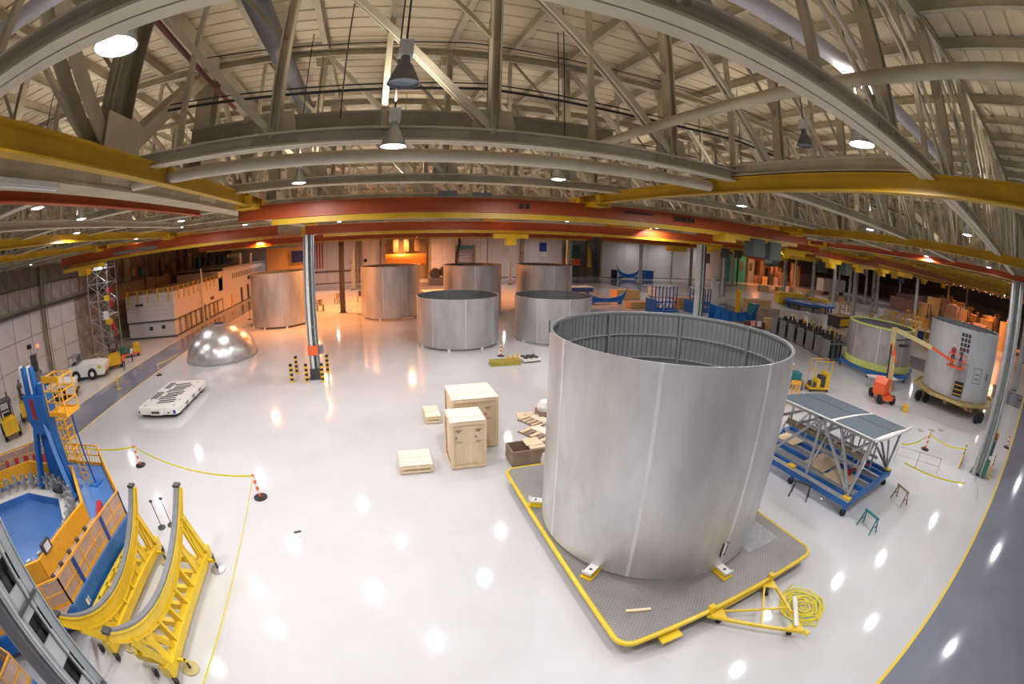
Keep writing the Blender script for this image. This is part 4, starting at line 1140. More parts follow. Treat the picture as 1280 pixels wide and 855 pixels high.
# ---- blue tower with the amber cage and ladder
t = thing('blue_tower', 'tall blue steel tower standing on the octagonal platform', 'tower', (-17.6, 15.0, 1.2))
for s in (-1, 1):
    MB().bar((s * 1.45, -.4, 0), (s * .55, 0, 3.3), .28, .32).build('leg', M_blue, t)
MB().bar((1.75, -1.0, 0), (.15, 0, 3.6), .26, .3).build('rear_leg', M_blue, t)
MB().prism([(-1.0, 0), (1.0, 0), (.5, 3.3), (-.5, 3.3)], 'y', .1, .5).build('web_plate', M_blue, t)
MB().bx(-.95, .95, -.3, .6, 3.2, 4.45).build('head_box', M_blue, t)
MB().prism([(-.95, 3.2), (.95, 3.2), (.6, 2.6), (-.6, 2.6)], 'y', -.25, .55).build('neck', M_blue, t)
MB().bx(-.35, -.02, -.33, -.30, 3.35, 4.3).build('red_panel', M_red, t)
for x in (-.85, -.1):
    MB().prism([(x, 4.45), (x + .34, 4.45), (x + .20, 5.7), (x + .02, 5.7)], 'y', -.1, .2).build('prong', M_blue, t)
    MB().bar((x - .01, -.05, 4.5), (x - .01, -.05, 5.8), .07, .28).build('guide_strip', M_white, t)
MB().bx(-.55, -.2, -.1, .2, 4.45, 5.1).bx(.35, .8, -.1, .3, 4.45, 4.95).build('bracket', M_blue, t)
for (x, y) in ((-1.5, -.4), (1.5, -.4), (1.8, -1.0)):
    MB().bx(x - .35, x + .35, y - .35, y + .35, 0, .06).build('foot_plate', M_blue, t)
MB().wheel(.75, -1.1, .3, .22, .6, 0, 12).build('motor', M_dark, t)
t2 = thing('access_cage', 'amber access cage and ladder beside the blue tower', 'ladder', (-16.1, 15.4, 1.2))
m = MB()
for z in (3.6, 4.1, 4.6, 5.2):
    m.bar((-.5, -.5, z), (.9, -.5, z), .05, .05).bar((-.5, .6, z), (.9, .6, z), .05, .05).bar((-.5, -.5, z), (-.5, .6, z), .05, .05).bar((.9, -.5, z), (.9, .6, z), .05, .05)
m.build('cage_rail', M_ylw_rail, t2)
m = MB()
for x, y in ((-.5, -.5), (.2, -.5), (.9, -.5), (-.5, .6), (.2, .6), (.9, .6)): m.bx(x - .03, x + .03, y - .03, y + .03, 3.5, 5.25)
m.build('cage_post', M_ylw_rail, t2)
MB().bx(-.55, .95, -.55, .65, 3.45, 3.55).build('cage_floor', M_ylw_rail, t2)
MB().bar((-.45, -.55, 5.15), (.9, -.55, 5.15), .04, .3).build('name_board', M_ylw_rail, t2)
MB().bar((.3, -.1, 0), (.3, -.1, 3.6), .05, .05).bar((.75, -.1, 0), (.75, -.1, 3.6), .05, .05).build('ladder_rail', M_ylw_rail, t2)
rg = MB().bx(.3, .75, -.12, -.08, -.02, .02).mesh('rung', M_ylw_rail)
for k in range(12): inst(rg, 'rung', t2, (0, 0, .25 + .29 * k))
hoop = MB()
for z in (1.5, 2.0, 2.5, 3.0, 3.4):
    hoop.bar((.25, -.1, z), (.2, -.75, z), .04, .05).bar((.2, -.75, z), (.85, -.75, z), .04, .05).bar((.85, -.75, z), (.8, -.1, z), .04, .05)
for x in (.2, .52, .85): hoop.bar((x, -.75, 1.4), (x, -.75, 3.5), .04, .04)
hoop.build('ladder_hoop', M_ylw_rail, t2)
MB().bar((1.15, -.1, 0), (.9, -.1, 3.4), .07, .07).build('blue_post', M_blued, t2)
MB().bx(.85, 1.45, -.4, .2, 0, .06).build('foot_plate', M_blue, t2)

# ================================================================ WHITE FLAT CART
t = thing('flat_cart', 'low white flat transporter with black chevrons near the dome', 'cart', (-16.75, 29.8, 0))
hx, hy = 1.9, 3.3
body = [(-hx, -hy + .35), (-hx + .25, -hy), (-.6, -hy), (-.5, -hy - .12), (.5, -hy - .12), (.6, -hy), (hx - .25, -hy), (hx, -hy + .35), (hx, hy - .35), (hx - .25, hy), (-hx + .25, hy), (-hx, hy - .35)]
MB().prism(body, 'z', .32, .66).build('body', M_white, t, smooth=False)
MB().prism([(x * .97, y * .975) for x, y in body], 'z', .66, .74).build('top_deck', M_white, t, smooth=False)
MB().bx(-hx + .3, hx - .3, -hy + .3, hy - .3, .12, .32).build('underside', M_black, t)
ww = MB().wheel(0, 0, .2, .2, .22, 0).mesh('wheel', M_black)
for s in (-1, 1):
    for y in (-2.3, -.8, .8, 2.3): inst(ww, 'wheel', t, (s * (hx - .35), y, 0))
for k in range(11):
    y = -2.2 + k * .42
    d = .25 if k % 4 < 2 else -.05
    MB().prism([(-.75 + d, y), (.75 + d, y + .30), (.75 + d, y + .52), (-.75 + d, y + .22)], 'z', .74, .75).build('black_stripe', M_black, t)
MB().bx(-1.7, -.95, -1.2, 0.4, .74, .75).bx(-1.5, -.9, 1.2, 2.7, .74, .75).build('vent_grille', M_mid, t)
for s in (-1, 1):
    for y in (-2.6, -1.5, 1.5, 2.6): MB().bx(s * 1.35 - .07, s * 1.35 + .07, y - .07, y + .07, .74, .75).build('socket', M_dark, t)
MB().bx(-.4, .35, -hy - .13, -hy - .12, .42, .6).bx(-1.7, -1.55, -hy - .01, -hy, .42, .58).bx(1.0, 1.2, -hy - .01, -hy, .42, .5).build('front_mark', M_dark, t)
MB().bx(1.55, 1.75, -hy - .01, -hy + .02, .38, .64).build('blue_mark', M_blued, t)
m = MB()
for y in (-1.6, -.2, 1.2): m.bx(hx, hx + .01, y, y + .5, .4, .6)
m.build('side_hatch', M_mid, t)

# ================================================================ BLUE CART WITH THE ROOFED RACK
t = thing('rack_cart', 'blue wheeled cart carrying an aluminium rack with slate roof panels', 'cart', (20.2, 10.6, 0))
hx, hy = 2.6, 3.8
m = MB()
for s in (-1, 1):
    m.bx(s * hx - .1, s * hx + .1, -hy, hy, .55, .85)
m.bx(-hx, hx, -hy, -hy + .2, .55, .85).bx(-hx, hx, hy - .2, hy, .55, .85)
m.build('frame', M_blue, t)
for k in range(7):
    x = -2.0 + k * .67
    MB().bx(x - .09, x + .09, -hy + .2, hy - .2, .6, .82).build('floor_beam', M_blue if k % 2 == 0 else M_galv, t)
for x in (-hx, hx):
    MB().bx(x - .14 if x < 0 else x - .14, x + .14, -hy, hy, .85, .91).build('top_flange', M_galv, t)
for sx in (-1, 1):
    for sy in (-1, 0, 1):
        MB().bx(sx * 2.45 - .07, sx * 2.45 + .07, sy * 3.6 - .07, sy * 3.6 + .07, .2, .6).build('leg', M_blue, t)
        MB().wheel(sx * 2.45, sy * 3.6, .17, .17, .14, .4).build('caster_wheel', M_black, t)
for (x, y) in ((-hx + .12, -hy + .25), (-hx + .12, .2), (hx - .15, -hy + .25)):
    MB().bx(x - .18, x + .18, y - .22, y + .22, .91, .97).build('foot_plate', M_ylw, t)
MB().bx(-1.6, -.2, -2.9, -1.4, .84, .88).bx(-1.4, .6, -1.2, .2, .84, .88).bx(-.3, 1.0, 1.8, 3.2, .84, .88).build('plywood_sheet', M_wood, t)
# rack
zr = 3.75
def roofz(x): return 3.95 - .075 * (x + 2.5) - .02 * (x + 2.5) ** 2 * .5
P_ = []
for y in (-3.55, 0.1, 3.4):
    for x0, x1 in ((-2.45, -2.45), (-2.45, -1.6), (2.3, 2.3), (2.3, 1.4)):
        pass
frames = MB()
ys = [-3.5, -1.0, 1.2, 3.5]
for i, y in enumerate((-3.5, -0.8, 1.9)):
    for x in (-2.4, 2.35):
        MB().bar((x, y, .95), (x * .96, y - (.3 if i == 0 else 0), roofz(x) - .12), .13, .13).build('upright', M_galv, t)
    MB().bar((-2.4, y, 1.1), (-.9, y, roofz(0) - .3), .09, .09).bar((2.35, y, 1.1), (.9, y, roofz(0) - .4), .09, .09).build('brace', M_galv, t)
for (y0, y1) in ((-3.5, -0.8), (1.9, -0.8), (-3.5, -2.0), (3.5, 1.9)):
    for x in (-2.4, 2.35):
        MB().bar((x, y0, 1.0), (x, y1, roofz(x) - .15), .12, .12).build('diagonal', M_galv, t)
for x in (-2.4, -1.2, .2, 1.4, 2.35):
    MB().bar((x, -3.8, roofz(x) - .14), (x, 2.0, roofz(x) - .14), .12, .14).build('longitudinal', M_galv, t)
for y in (-3.0, -1.9, -0.8, .6, 1.8):
    MB().bar((-2.4, y, 3.0), (2.3, y, 2.7), .1, .12).bar((-1.2, y, 1.9), (-1.2, y, 3.6), .08, .08).bar((.8, y, 1.2), (.8, y, 3.3), .08, .08).build('cross_tube', M_galv, t)
for x in (-1.2, .8):
    MB().bar((x, -3.3, 1.9), (x, 2.0, 1.9), .12, .14).build('inner_beam', M_galv, t)
MB().bx(-1.35, -1.05, -3.2, 2.0, 2.3, 2.55).build('perforated_beam', M_creamd, t)
# roof: four slate panels in pale borders
def roof_strip(x0, x1, y0, y1, dz, th, mt, nm):
    m = MB(); n = 5; vs = []
    for i in range(n + 1):
        x = x0 + (x1 - x0) * i / n
        for yy in (y0, y1):
            for zz in (0, th): vs.append((x, yy, roofz(x) + dz + zz))
    fs = []
    for i in range(n):
        k = 4 * i
        fs += [(k, k + 4, k + 6, k + 2), (k + 1, k + 3, k + 7, k + 5), (k, k + 1, k + 5, k + 4), (k + 2, k + 6, k + 7, k + 3)]
    fs += [(0, 2, 3, 1), (4 * n, 4 * n + 1, 4 * n + 3, 4 * n + 2)]
    m._add(vs, fs); return m.build(nm, mt, t)
roof_strip(-2.6, 2.75, -4.15, 2.1, -.05, .05, M_white, 'roof_frame')
for (x0, x1) in ((-2.5, -.12), (.02, 2.45)):
    for (y0, y1) in ((-3.98, -1.66), (-1.42, 2.0)):
        roof_strip(x0, x1, y0, y1, .0, .03, M_slate, 'roof_panel')
# drooping curved end trim
MB().path([(-2.6, -4.15, roofz(-2.6)), (-1.4, -4.22, roofz(-1.4) - .05), (0, -4.24, roofz(0) - .03), (1.4, -4.22, roofz(1.4)), (2.9, -4.15, roofz(2.75) + .05)], .09, 8).build('edge_tube', M_white, t)
tag(MB().tube((20.0, 8.3, 1.1), (21.4, 7.8, 1.3), .06, 8).wheel(19.9, 8.3, 1.05, .16, .2, .2).build('air_hose_reel', M_red), 'red and black hose reel lying inside the rack cart', 'reel')

# ================================================================ BARRELS AT RIGHT
gx, gy = 48.6, 20.3
t = thing('barrel_cart', 'blue cart frame with casters under the lime trimmed barrel', 'cart', (gx, gy, 0))
for k in range(6):
    a = math.radians(60 * k + 12)
    MB().bar((0, 0, .62), (5.1 * math.cos(a), 5.1 * math.sin(a), .62), .28, .26).build('spoke_beam', M_blue, t)
    MB().bx(4.9 * math.cos(a) - .1, 4.9 * math.cos(a) + .1, 4.9 * math.sin(a) - .1, 4.9 * math.sin(a) + .1, .2, .6).build('leg', M_blue, t)
    MB().wheel(4.9 * math.cos(a), 4.9 * math.sin(a), .15, .15, .12, a).build('caster_wheel', M_black, t)
    b = math.radians(60 * k + 72)
    MB().bar((5.1 * math.cos(a), 5.1 * math.sin(a), .62), (5.1 * math.cos(b), 5.1 * math.sin(b), .62), .2, .24).build('rim_beam', M_blue, t)
g = barrel('lime trimmed aluminium barrel on a blue cart at right', gx, gy, .85, 5.2, -160, stringers=False, m=mat('dull_aluminium', (.50, .47, .46), .5, metal=.55, var=.18, scale=.6))
MB().arc(4.2, 4.42, .8, 1.45, 0, 360, 60).build('lower_padding', M_lime, g)
MB().arc(4.05, 4.30, 5.08, 5.26, 0, 360, 60).build('upper_padding', M_lime, g)
MB().arc(4.2, 4.26, 3.6, 3.9, -125, -100, 6).build('dark_slot', M_dark, g)
wx, wy = 46.63, 8.77
g = barrel('primed white grey barrel with dark access openings at the far right', wx, wy, 1.35, 7.5, -120, stringers=False, m=M_white_brl, weld=M_white_brl)
m = MB()
for i in range(3):
    for j in range(4):
        m.arc(4.2, 4.24, 5.5 + .42 * j, 5.82 + .42 * j, -174 + 5.2 * i, -170 + 5.2 * i, 2)
m.build('access_openings', M_dark, g)
MB().arc(4.2, 4.24, 1.6, 2.9, -172, -158, 4).build('lower_opening', M_black, g)
mm = MB()
for j in range(3): mm.arc(4.24, 4.28, 1.75 + .4 * j, 1.85 + .4 * j, -171, -159, 4)
mm.build('opening_scaffold', M_ylw, g)
MB().arc(4.2, 4.235, 1.45, 4.6, -176, -156, 6).build('brushed_patch', mat('patch_grey', (.42, .42, .44), .5, var=.2), g)
mm = MB().arc(4.2, 4.24, 3.05, 3.1, -146, -130, 4).arc(4.2, 4.24, 4.35, 4.4, -146, -130, 4).arc(4.2, 4.24, 3.05, 4.4, -146, -145.4, 1).arc(4.2, 4.24, 3.05, 4.4, -130.6, -130, 1)
mm.arc(4.2, 4.24, 3.4, 3.5, -143, -134, 3).arc(4.2, 4.24, 3.8, 3.9, -143, -134, 3)
mm.build('outlined_marking', M_mid, g)
MB().arc(4.2, 4.25, 3.4, 4.0, -117, -115.5, 1).build('black_mark', M_black, g)
mm = MB()
for k in range(24):
    a = math.radians(15 * k); mm.box(4.15 * math.cos(a), 4.15 * math.sin(a), 7.55, .06, .06, .16, a)
mm.build('rim_pins', M_dark, g)['kind'] = 'stuff'
t = thing('barrel_transporter', 'yellow wheeled transporter under the white grey barrel', 'trailer', (wx, wy, 0))
MB().prism(octo(0, 0, 4.7), 'z', 1.05, 1.18).build('deck', mat('dusty_yellow_paint', (.52, .40, .16), .5, var=.2), t)
o47 = octo(0, 0, 4.75)
for k in range(8):
    a, b = o47[k], o47[(k + 1) % 8]
    MB().bar((*a, 1.2), (*b, 1.2), .2, .28).build('edge_beam', MATS['dusty_yellow_paint'], t)
MB().bx(-4.2, 4.2, -.2, .2, .6, 1.05).bx(-.2, .2, -4.2, 4.2, .6, 1.05).bx(-3.4, 3.4, -3.2, -2.9, .6, 1.05).bx(-3.4, 3.4, 2.9, 3.2, .6, 1.05).build('chassis', M_wood_dk, t)
ww = MB().wheel(0, 0, .5, .5, .30, 1.2, 18).mesh('wheel', M_black)
for (x, y) in ((-4.3, 3.2), (-3.9, 2.4), (-4.0, -4.0), (-3.2, -4.4), (4, 3), (4, -3)):
    inst(ww, 'wheel', t, (x, y, 0))

# ================================================================ PEOPLE
def person(name, label, x, y, z, rz, top, legs, pose='stand', hat=None, s=1.0):
    t = thing('person', label, 'person', (x, y, z), rz)
    me = bpy.data.meshes.new('body')
    J = {'pel': (0, 0, .95), 'wai': (0, 0, 1.10), 'che': (0, .01, 1.32), 'nec': (0, .0, 1.50), 'hea': (0, .02, 1.60), 'top': (0, .02, 1.76)}
    V = [J['pel'], J['wai'], J['che'], J['nec'], J['hea'], J['top']]
    Rr = [.15, .14, .17, .06, .10, .08]
    E_ = [(0, 1), (1, 2), (2, 3), (3, 4), (4, 5)]
    st = .18 if pose == 'walk' else .04
    for sgn in (-1, 1):
        b = len(V)
        V += [(sgn * .10, 0, .90), (sgn * .11, sgn * st * .6 + .03, .50), (sgn * .11, sgn * st * 1.4, .09), (sgn * .12, sgn * st * 1.4 + .14, .05)]
        Rr += [.095, .065, .045, .04]
        E_ += [(0, b), (b, b + 1), (b + 1, b + 2), (b + 2, b + 3)]
        b = len(V)
        if pose == 'reach':
            V += [(sgn * .20, .02, 1.42), (sgn * .25, .18, 1.22), (sgn * .18, .42, 1.28), (sgn * .16, .50, 1.30)]
        else:
            V += [(sgn * .20, 0, 1.42), (sgn * .27, -sgn * st * .4, 1.14), (sgn * .25, -sgn * st * .8 + .08, .90), (sgn * .245, -sgn * st + .10, .80)]
        Rr += [.06, .045, .035, .035]
        E_ += [(2, b), (b, b + 1), (b + 1, b + 2), (b + 2, b + 3)]
    me.from_pydata([tuple(c * s for c in v) for v in V], E_, [])
    o = bpy.data.objects.new('body', me); COL.objects.link(o); o.parent = t
    sk = o.modifiers.new('skin', 'SKIN'); sb = o.modifiers.new('smooth', 'SUBSURF'); sb.levels = 1; sb.render_levels = 1
    for i, v in enumerate(me.skin_vertices[0].data):
        v.radius = (Rr[i] * s, Rr[i] * s); v.use_root = (i == 0)
    bpy.context.view_layer.update()
    dg = bpy.context.evaluated_depsgraph_get()
    ev = bpy.data.meshes.new_from_object(o.evaluated_get(dg))
    o.modifiers.clear(); o.data = ev; ev.name = 'body'
    for mm_ in (M_skin, top, legs, M_black): ev.materials.append(mm_)
    for p in ev.polygons:
        c = p.center; p.use_smooth = True
        z_ = c.z / s; ax = abs(c.x) / s
        p.material_index = 3 if z_ < .10 else (2 if z_ < .96 and ax < .20 else (0 if z_ > 1.50 else (0 if (ax > .19 and z_ < .90) else 1)))
    MB().lathe([(0, .10), (.07, .09), (.105, .04), (.11, -.02), (.10, -.05)], 12, cz=1.70 * s, cy=.01).build('hat' if hat else 'hair', hat or M_hair, t)
    MB().box(-.035, .115, 1.645, .02, .01, .012).box(.035, .115, 1.645, .02, .01, .012).build('eyes', M_black, t)
    MB().box(0, .125, 1.61, .022, .03, .04).build('nose', M_skin, t)
    fm = MB()
    for sgn in (-1, 1):
        hx, hy, hz = ((sgn * .16, .53, 1.29) if pose == 'reach' else (sgn * .245, -sgn * st + .11, .76))
        for q in range(4):
            fm.bar((hx - .03 + .02 * q, hy, hz), (hx - .03 + .02 * q, hy + .03, hz - .07), .015, .015)
        fm.bar((hx - sgn * .04, hy, hz + .03), (hx - sgn * .06, hy + .04, hz - .02), .016, .016)
    fm.build('finger', M_skin, t)
    return t
person('person', 'person in orange top and dark trousers walking beside the left aisle', -28.7, 40.1, 0, -2.4, M_vest, M_jeans, 'walk')
person('person', 'person in white shirt and dark trousers facing the machinery cart', -29.5, 43.4, 0, 1.6, M_shirt, M_jeans)
# ---- boom lift
lx, ly = 37.7, 14.5
t = thing('boom_lift', 'orange boom lift with cream arm reaching to the white barrel', 'lift', (lx, ly, 0), 0)
MB().box(0, 0, .55, 2.6, 1.5, .35, .9).build('chassis', M_orange, t)
for (a, b) in ((1.0, .75), (1.0, -.75), (-1.0, .75), (-1.0, -.75)):
    c, s_ = math.cos(.9), math.sin(.9)
    MB().wheel(a * c - b * s_, a * s_ + b * c, .4, .4, .28, .9 + PI / 2, 16).build('wheel', M_black, t)
MB().prism([(-1.3, .8), (.8, .8), (.9, 1.3), (.4, 1.9), (-.7, 2.2), (-1.3, 1.7)], 'y', -.65, .6).build('turret', M_orange, t)
M_liftcream = mat('lift_cream', (.66, .55, .28), .45, var=.15)
MB().bar((.2, -.5, .9), (.35, -.2, 4.0), .34, .46).build('lower_arm', M_liftcream, t)
MB().bar((.5, -.5, 3.4), (.1, -.0, 5.0), .28, .36).build('elbow', M_orange, t)
MB().bar((.2, -.0, 4.4), (.2, .0, 6.3), .36, .46).build('mid_arm', M_liftcream, t)
MB().bar((.2, 0, 6.2), (.9, -4.0, 5.5), .28, .34).build('upper_arm', M_liftcream, t)
MB().bar((.85, -3.9, 5.55), (3.2, -6.0, 4.6), .18, .22).build('jib', M_orange, t)
MB().tube((-.2, -.2, 2.0), (-.1, 0, 4.8), .08, 8).tube((.4, -.3, 5.3), (.6, -1.9, 5.7), .05, 8).build('ram', M_black, t)
m = MB()
for z in (4.25, 4.8, 5.3):
    for p, q in (((3.0, -7.2), (4.2, -7.2)), ((4.2, -7.2), (4.2, -5.4)), ((4.2, -5.4), (3.0, -5.4)), ((3.0, -5.4), (3.0, -7.2))):
        m.bar((*p, z), (*q, z), .05, .05)
for p in ((3.0, -7.2), (4.2, -7.2), (4.2, -5.4), (3.0, -5.4)): m.bar((*p, 4.2), (*p, 5.3), .06, .06)
m.build('basket_rail', M_orange, t)
MB().bx(2.98, 4.22, -7.22, -5.38, 4.18, 4.24).build('basket_floor', M_orange, t)
person('person', 'person in red vest and white helmet standing in lift basket', lx + 3.5, ly - 5.8, 4.25, -1.3, M_red, M_jeans, 'reach', hat=M_white)
person('person', 'second person in dark clothes and red cap crouched in lift basket', lx + 3.6, ly - 6.7, 4.25, -1.0, M_dark, M_jeans, 'reach', hat=M_red, s=.9)

# ================================================================ LEFT SIDE: OFFICES, TOWER, VEHICLES
bx0, bx1, by0, by1 = -38.3, -29.3, 56.4, 112.0
t = thing('office_block', 'white two storey office block inside the hall at left', 'building', (0, 0, 0))
MB().bx(bx0, bx1, by0, 78, 2.35, 6.1).bx(bx0, bx1 - .25, by0 + .25, 78, 0, 2.35).build('lower_block', M_block, t, smooth=False)
MB().bx(bx0 - 1, bx1, 78, by1, 0, 7.6).build('tall_block', M_block, t, smooth=False)
MB().bx(bx0 - 1, bx1 + .3, 78, by1, 7.3, 7.7).build('parapet', M_galv, t)
MB().bx(bx0 - .05, bx1 + .05, by0 - .05, 78, 2.25, 2.40).bx(bx0, bx1 + .02, by0 - .02, by1, 0, .18).build('dark_band', M_dark, t)
for k in range(9):
    y = 58.2 + 2.1 * k
    MB().bx(bx1 - .26, bx1 + .02, y, y + (.9 if k % 3 == 1 else .22), .18, 2.25).build('bay_post', M_creamd, t)
for z in (3.2, 3.8, 4.4, 5.0, 5.6):
    MB().bx(bx0, bx1 - .2, by0 - .015, by0, z, z + .02).build('cladding_joint', M_mid, t)
for i, (x, z, w, h, mt) in enumerate(((-33.9, 1.35, .9, .75, M_glass), (-31.6, 1.45, .9, .7, M_glass), (-35.6, 4.75, 1.8, .5, M_dark))):
    f = MB().bx(x - w / 2, x + w / 2, by0 + (.2 if z < 2 else -.06), by0 + (.3 if z < 2 else .02), z - h / 2, z + h / 2).build('window', M_white, t)
    MB().bx(x - w / 2 + .1, x + w / 2 - .1, by0 + (.17 if z < 2 else -.09), by0 + .22, z - h / 2 + .08, z + h / 2 - .08).build('pane', mt, f)
for (y, w, h, mt) in ((83.2, 1.0, 2.4, M_brass), (90, 1.3, 3.0, M_dark), (95, 1.4, 3.2, M_dark), (99.5, 1.2, 2.4, M_dark), (106, 1.2, 2.6, M_dark)):
    d = MB().bx(bx1 - .02, bx1 + .06, y - w / 2, y + w / 2, .1, h).build('door', mt, t)
    MB().bx(bx1 + .06, bx1 + .1, y + w / 2 - .2, y + w / 2 - .1, 1.0, 1.1).build('handle', M_galv, d)
MB().bx(bx1, bx1 + .05, 71.5, 73, 2.9, 3.4).bx(bx1, bx1 + .05, 95, 98, 4.2, 4.9).bx(bx1, bx1 + .05, 103, 104.2, 2.6, 3.3).build('window', M_glass, t)
lv = MB().bx(bx1, bx1 + .08, -.22, .22, 5.3, 6.3).mesh('vent_slat', M_mid)
for k in range(20): inst(lv, 'vent_slat', t, (0, 84.5 + 1.2 * k, 0))
MB().tube((bx1 + .3, 67, .1), (bx1 + .3, 67, 8.4), .14, 10).path([(bx1 + .3, 67, 3.2), (bx1 + .3, 69, 2.4), (bx1 + .3, 69.2, .1)], .1, 8).build('pipe', M_white, t)
MB().bx(bx1 - 1.5, bx1, 76, 78.2, 3.8, 7.2).build('stair_head', M_block, t)
t2 = thing('roof_railing', 'amber safety railing along the office block roof', 'railing', (0, 0, 0))
rp = [(bx0 + .2, by0 + .05), (bx1 - .05, by0 + .05), (bx1 - .05, 76)]
rail_run(t2, rp, 5.55, h=1.15, mt=M_ylw, step=1.9, kick=False)
for k in range(14):
    x_, y_ = (bx0 + .6 + 1.9 * k, by0 - .04) if k < 5 else (bx1 + .03, by0 + 1.9 * (k - 4))
    MB().bx(x_ - .1, x_ + .1, y_ - .06, y_ + .06, 4.9, 6.7).build('stanchion', M_ylw, t2)
t = thing('roof_vent', 'white elbow shaped vent pipes on the office roof', 'pipe', (-31, 92, 7.6))
MB().tube((-2, 0, 2), (1, 0, 2), .4, 12).tube((1, 0, 2.4), (1, 0, 0), .4, 12).tube((2, 5, 0), (2, 5, 2.2), .35, 12).build('pipe', M_white, t)
tag(MB().bx(-19.7, -16.3, 99.8, 100, 6.8, 9.4).build('banner', M_navy), 'dark navy hanging banner left of the grey column', 'banner')
tag(MB().bx(-26, -15.2, 101, 101.3, 0, 10.3).build('partition_board', M_tan), 'amber lit board partition behind the dark navy banner', 'partition')
for i, (y, z0, z1) in enumerate(((49, 9, 15), (57.5, 8, 14), (72, 8.5, 13), (86, 9, 14))):
    tag(MB().path([(-40.6, y, z0 - 3), (-40.6, y, z0), (-40.4, y + .5, z1 - 1), (-40.2, y + 1.5, z1)], .12, 8).build('pipe', M_creamd), 'vertical service pipe on the dark upper left wall, %s from the front' % NTH[i], 'pipe', 'service pipes on the left wall')
random.seed(11)
for k in range(16):
    y = 59 + 3.3 * k + (1.2 if k in (0, 4, 8) else 0)
    tag(MB().bx(-40.9, -40.4, y, y + random.uniform(.8, 2.2), random.uniform(7, 9), random.uniform(9.5, 12)).build('wall_cabinet', random.choice([M_dark, M_walld, M_teal, M_creamd])), 'service cabinet high on left wall above the office block, %s from the front' % NTH[k], 'cabinet', 'cabinets above the office block')
# scaffold tower
t = thing('scaffold_tower', 'tall aluminium scaffold tower against the left wall', 'scaffold', (-36.2, 47.4, 0), .12)
L, W, HH = 3.4, 2.6, 11.4
for x in (-L / 2, 0, L / 2):
    for y in (-W / 2, W / 2):
        MB().tube((x, y, .15), (x, y, HH), .055, 6).build('upright', M_galv, t)
for k in range(6):
    z = .5 + k * 2.1
    m = MB()
    for y in (-W / 2, W / 2): m.tube((-L / 2, y, z), (L / 2, y, z), .045, 6)
    for x in (-L / 2, 0, L / 2): m.tube((x, -W / 2, z), (x, W / 2, z), .045, 6)
    m.build('ledger', M_galv, t)
    if k < 5:
        m = MB()
        for y in (-W / 2, W / 2):
            m.tube((-L / 2, y, z), (L / 2, y, z + 2.1), .04, 6).tube((L / 2, y, z), (-L / 2, y, z + 2.1), .04, 6)
        m.build('cross_brace', M_galv, t)
MB().bx(-L / 2, L / 2, -W / 2, W / 2, 10.6, 10.7).bx(.2, L / 2, -W / 2, W / 2, 5.0, 5.1).build('platform_board', M_white, t)
MB().bx(-.5, .9, -W / 2 - .05, -W / 2, 10.5, 11.3).bx(.6, 1.5, -W / 2 - .05, -W / 2, 4.6, 5.6).build('white_panel', M_white, t)
for (x, z) in ((1.75, 3.2), (1.8, 6.0), (1.7, 7.6)):
    MB().bx(x - .25, x + .25, -1.2, -.6, z, z + .7).build('red_box', M_red, t)
MB().bx(1.0, 1.8, -1.5, -.8, 4.0, 4.6).bx(1.1, 1.8, -1.5, -1, 6.8, 7.4).build('amber_box', M_ylw, t)
tag(MB().path([(-33.6, 45.8, 1.2), (-33.2, 45.8, 3.2), (-33.6, 46, 4.2)], .13, 8).build('hose', M_red), 'dark red curved hose beside the scaffold tower', 'hose')
# vehicles
def tug(x, y, rz, label, L=4.9, W=2.5, accent=M_white):
    t = thing('tow_tractor', label, 'tractor', (x, y, 0), rz)
    MB().prism([(-L / 2, .45), (L / 2 - .2, .35), (L / 2, .7), (L / 2, 1.35), (L / 2 - 1.2, 1.6), (-L / 2 + 1.5, 1.65), (-L / 2, 1.5)], 'y', -W / 2, W / 2).build('body', M_white, t)
    for xx in (-L / 2 + .95, L / 2 - 1.75):
        for s in (-1, 1):
            MB().wheel(xx, s * W / 2, .58, .58, .3, PI / 2, 18).build('tyre', M_black, t)
            MB().wheel(xx, s * (W / 2 + .02), .58, .25, .3, PI / 2, 14).build('hub', M_white, t)
    c = MB()
    for xx in (-L / 2 + .1, -L / 2 + 1.2):
        for s in (-1, 1): c.bx(xx - .04, xx + .04, s * (W / 2 - .35) - .04, s * (W / 2 - .35) + .04, 1.5, 2.45)
    c.bx(-L / 2 + .05, -L / 2 + 1.25, -W / 2 + .3, W / 2 - .3, 2.42, 2.5).build('cab_frame', M_mid, t)
    MB().bx(-L / 2 + 1.16, -L / 2 + 1.2, -W / 2 + .4, W / 2 - .4, 1.65, 2.4).build('windscreen', M_glass, t)
    MB().bx(-L / 2 + .3, -L / 2 + .9, -.5, .5, 1.5, 1.75).build('seat', M_dark, t)
    MB().bx(L / 2, L / 2 + .05, -W / 2 + .2, -W / 2 + .6, .6, 1.0).bx(L / 2, L / 2 + .05, W / 2 - .6, W / 2 - .2, .6, 1.0).bx(L / 2 - .9, L / 2 - .5, -W / 2 - .02, -W / 2, 1.0, 1.3).build('yellow_marker', M_ylw, t)
    MB().bx(L / 2 - .1, L / 2 + .15, -W / 2, W / 2, .35, .5).build('bumper', M_dark, t)
    return t
tug(-32.6, 37.9, .38, 'big white low tow tractor parked against the left wall')
tug(-32.0, 31.4, .55, 'white and yellow tow tractor half hidden behind the blue tower', 4.0, 2.1)
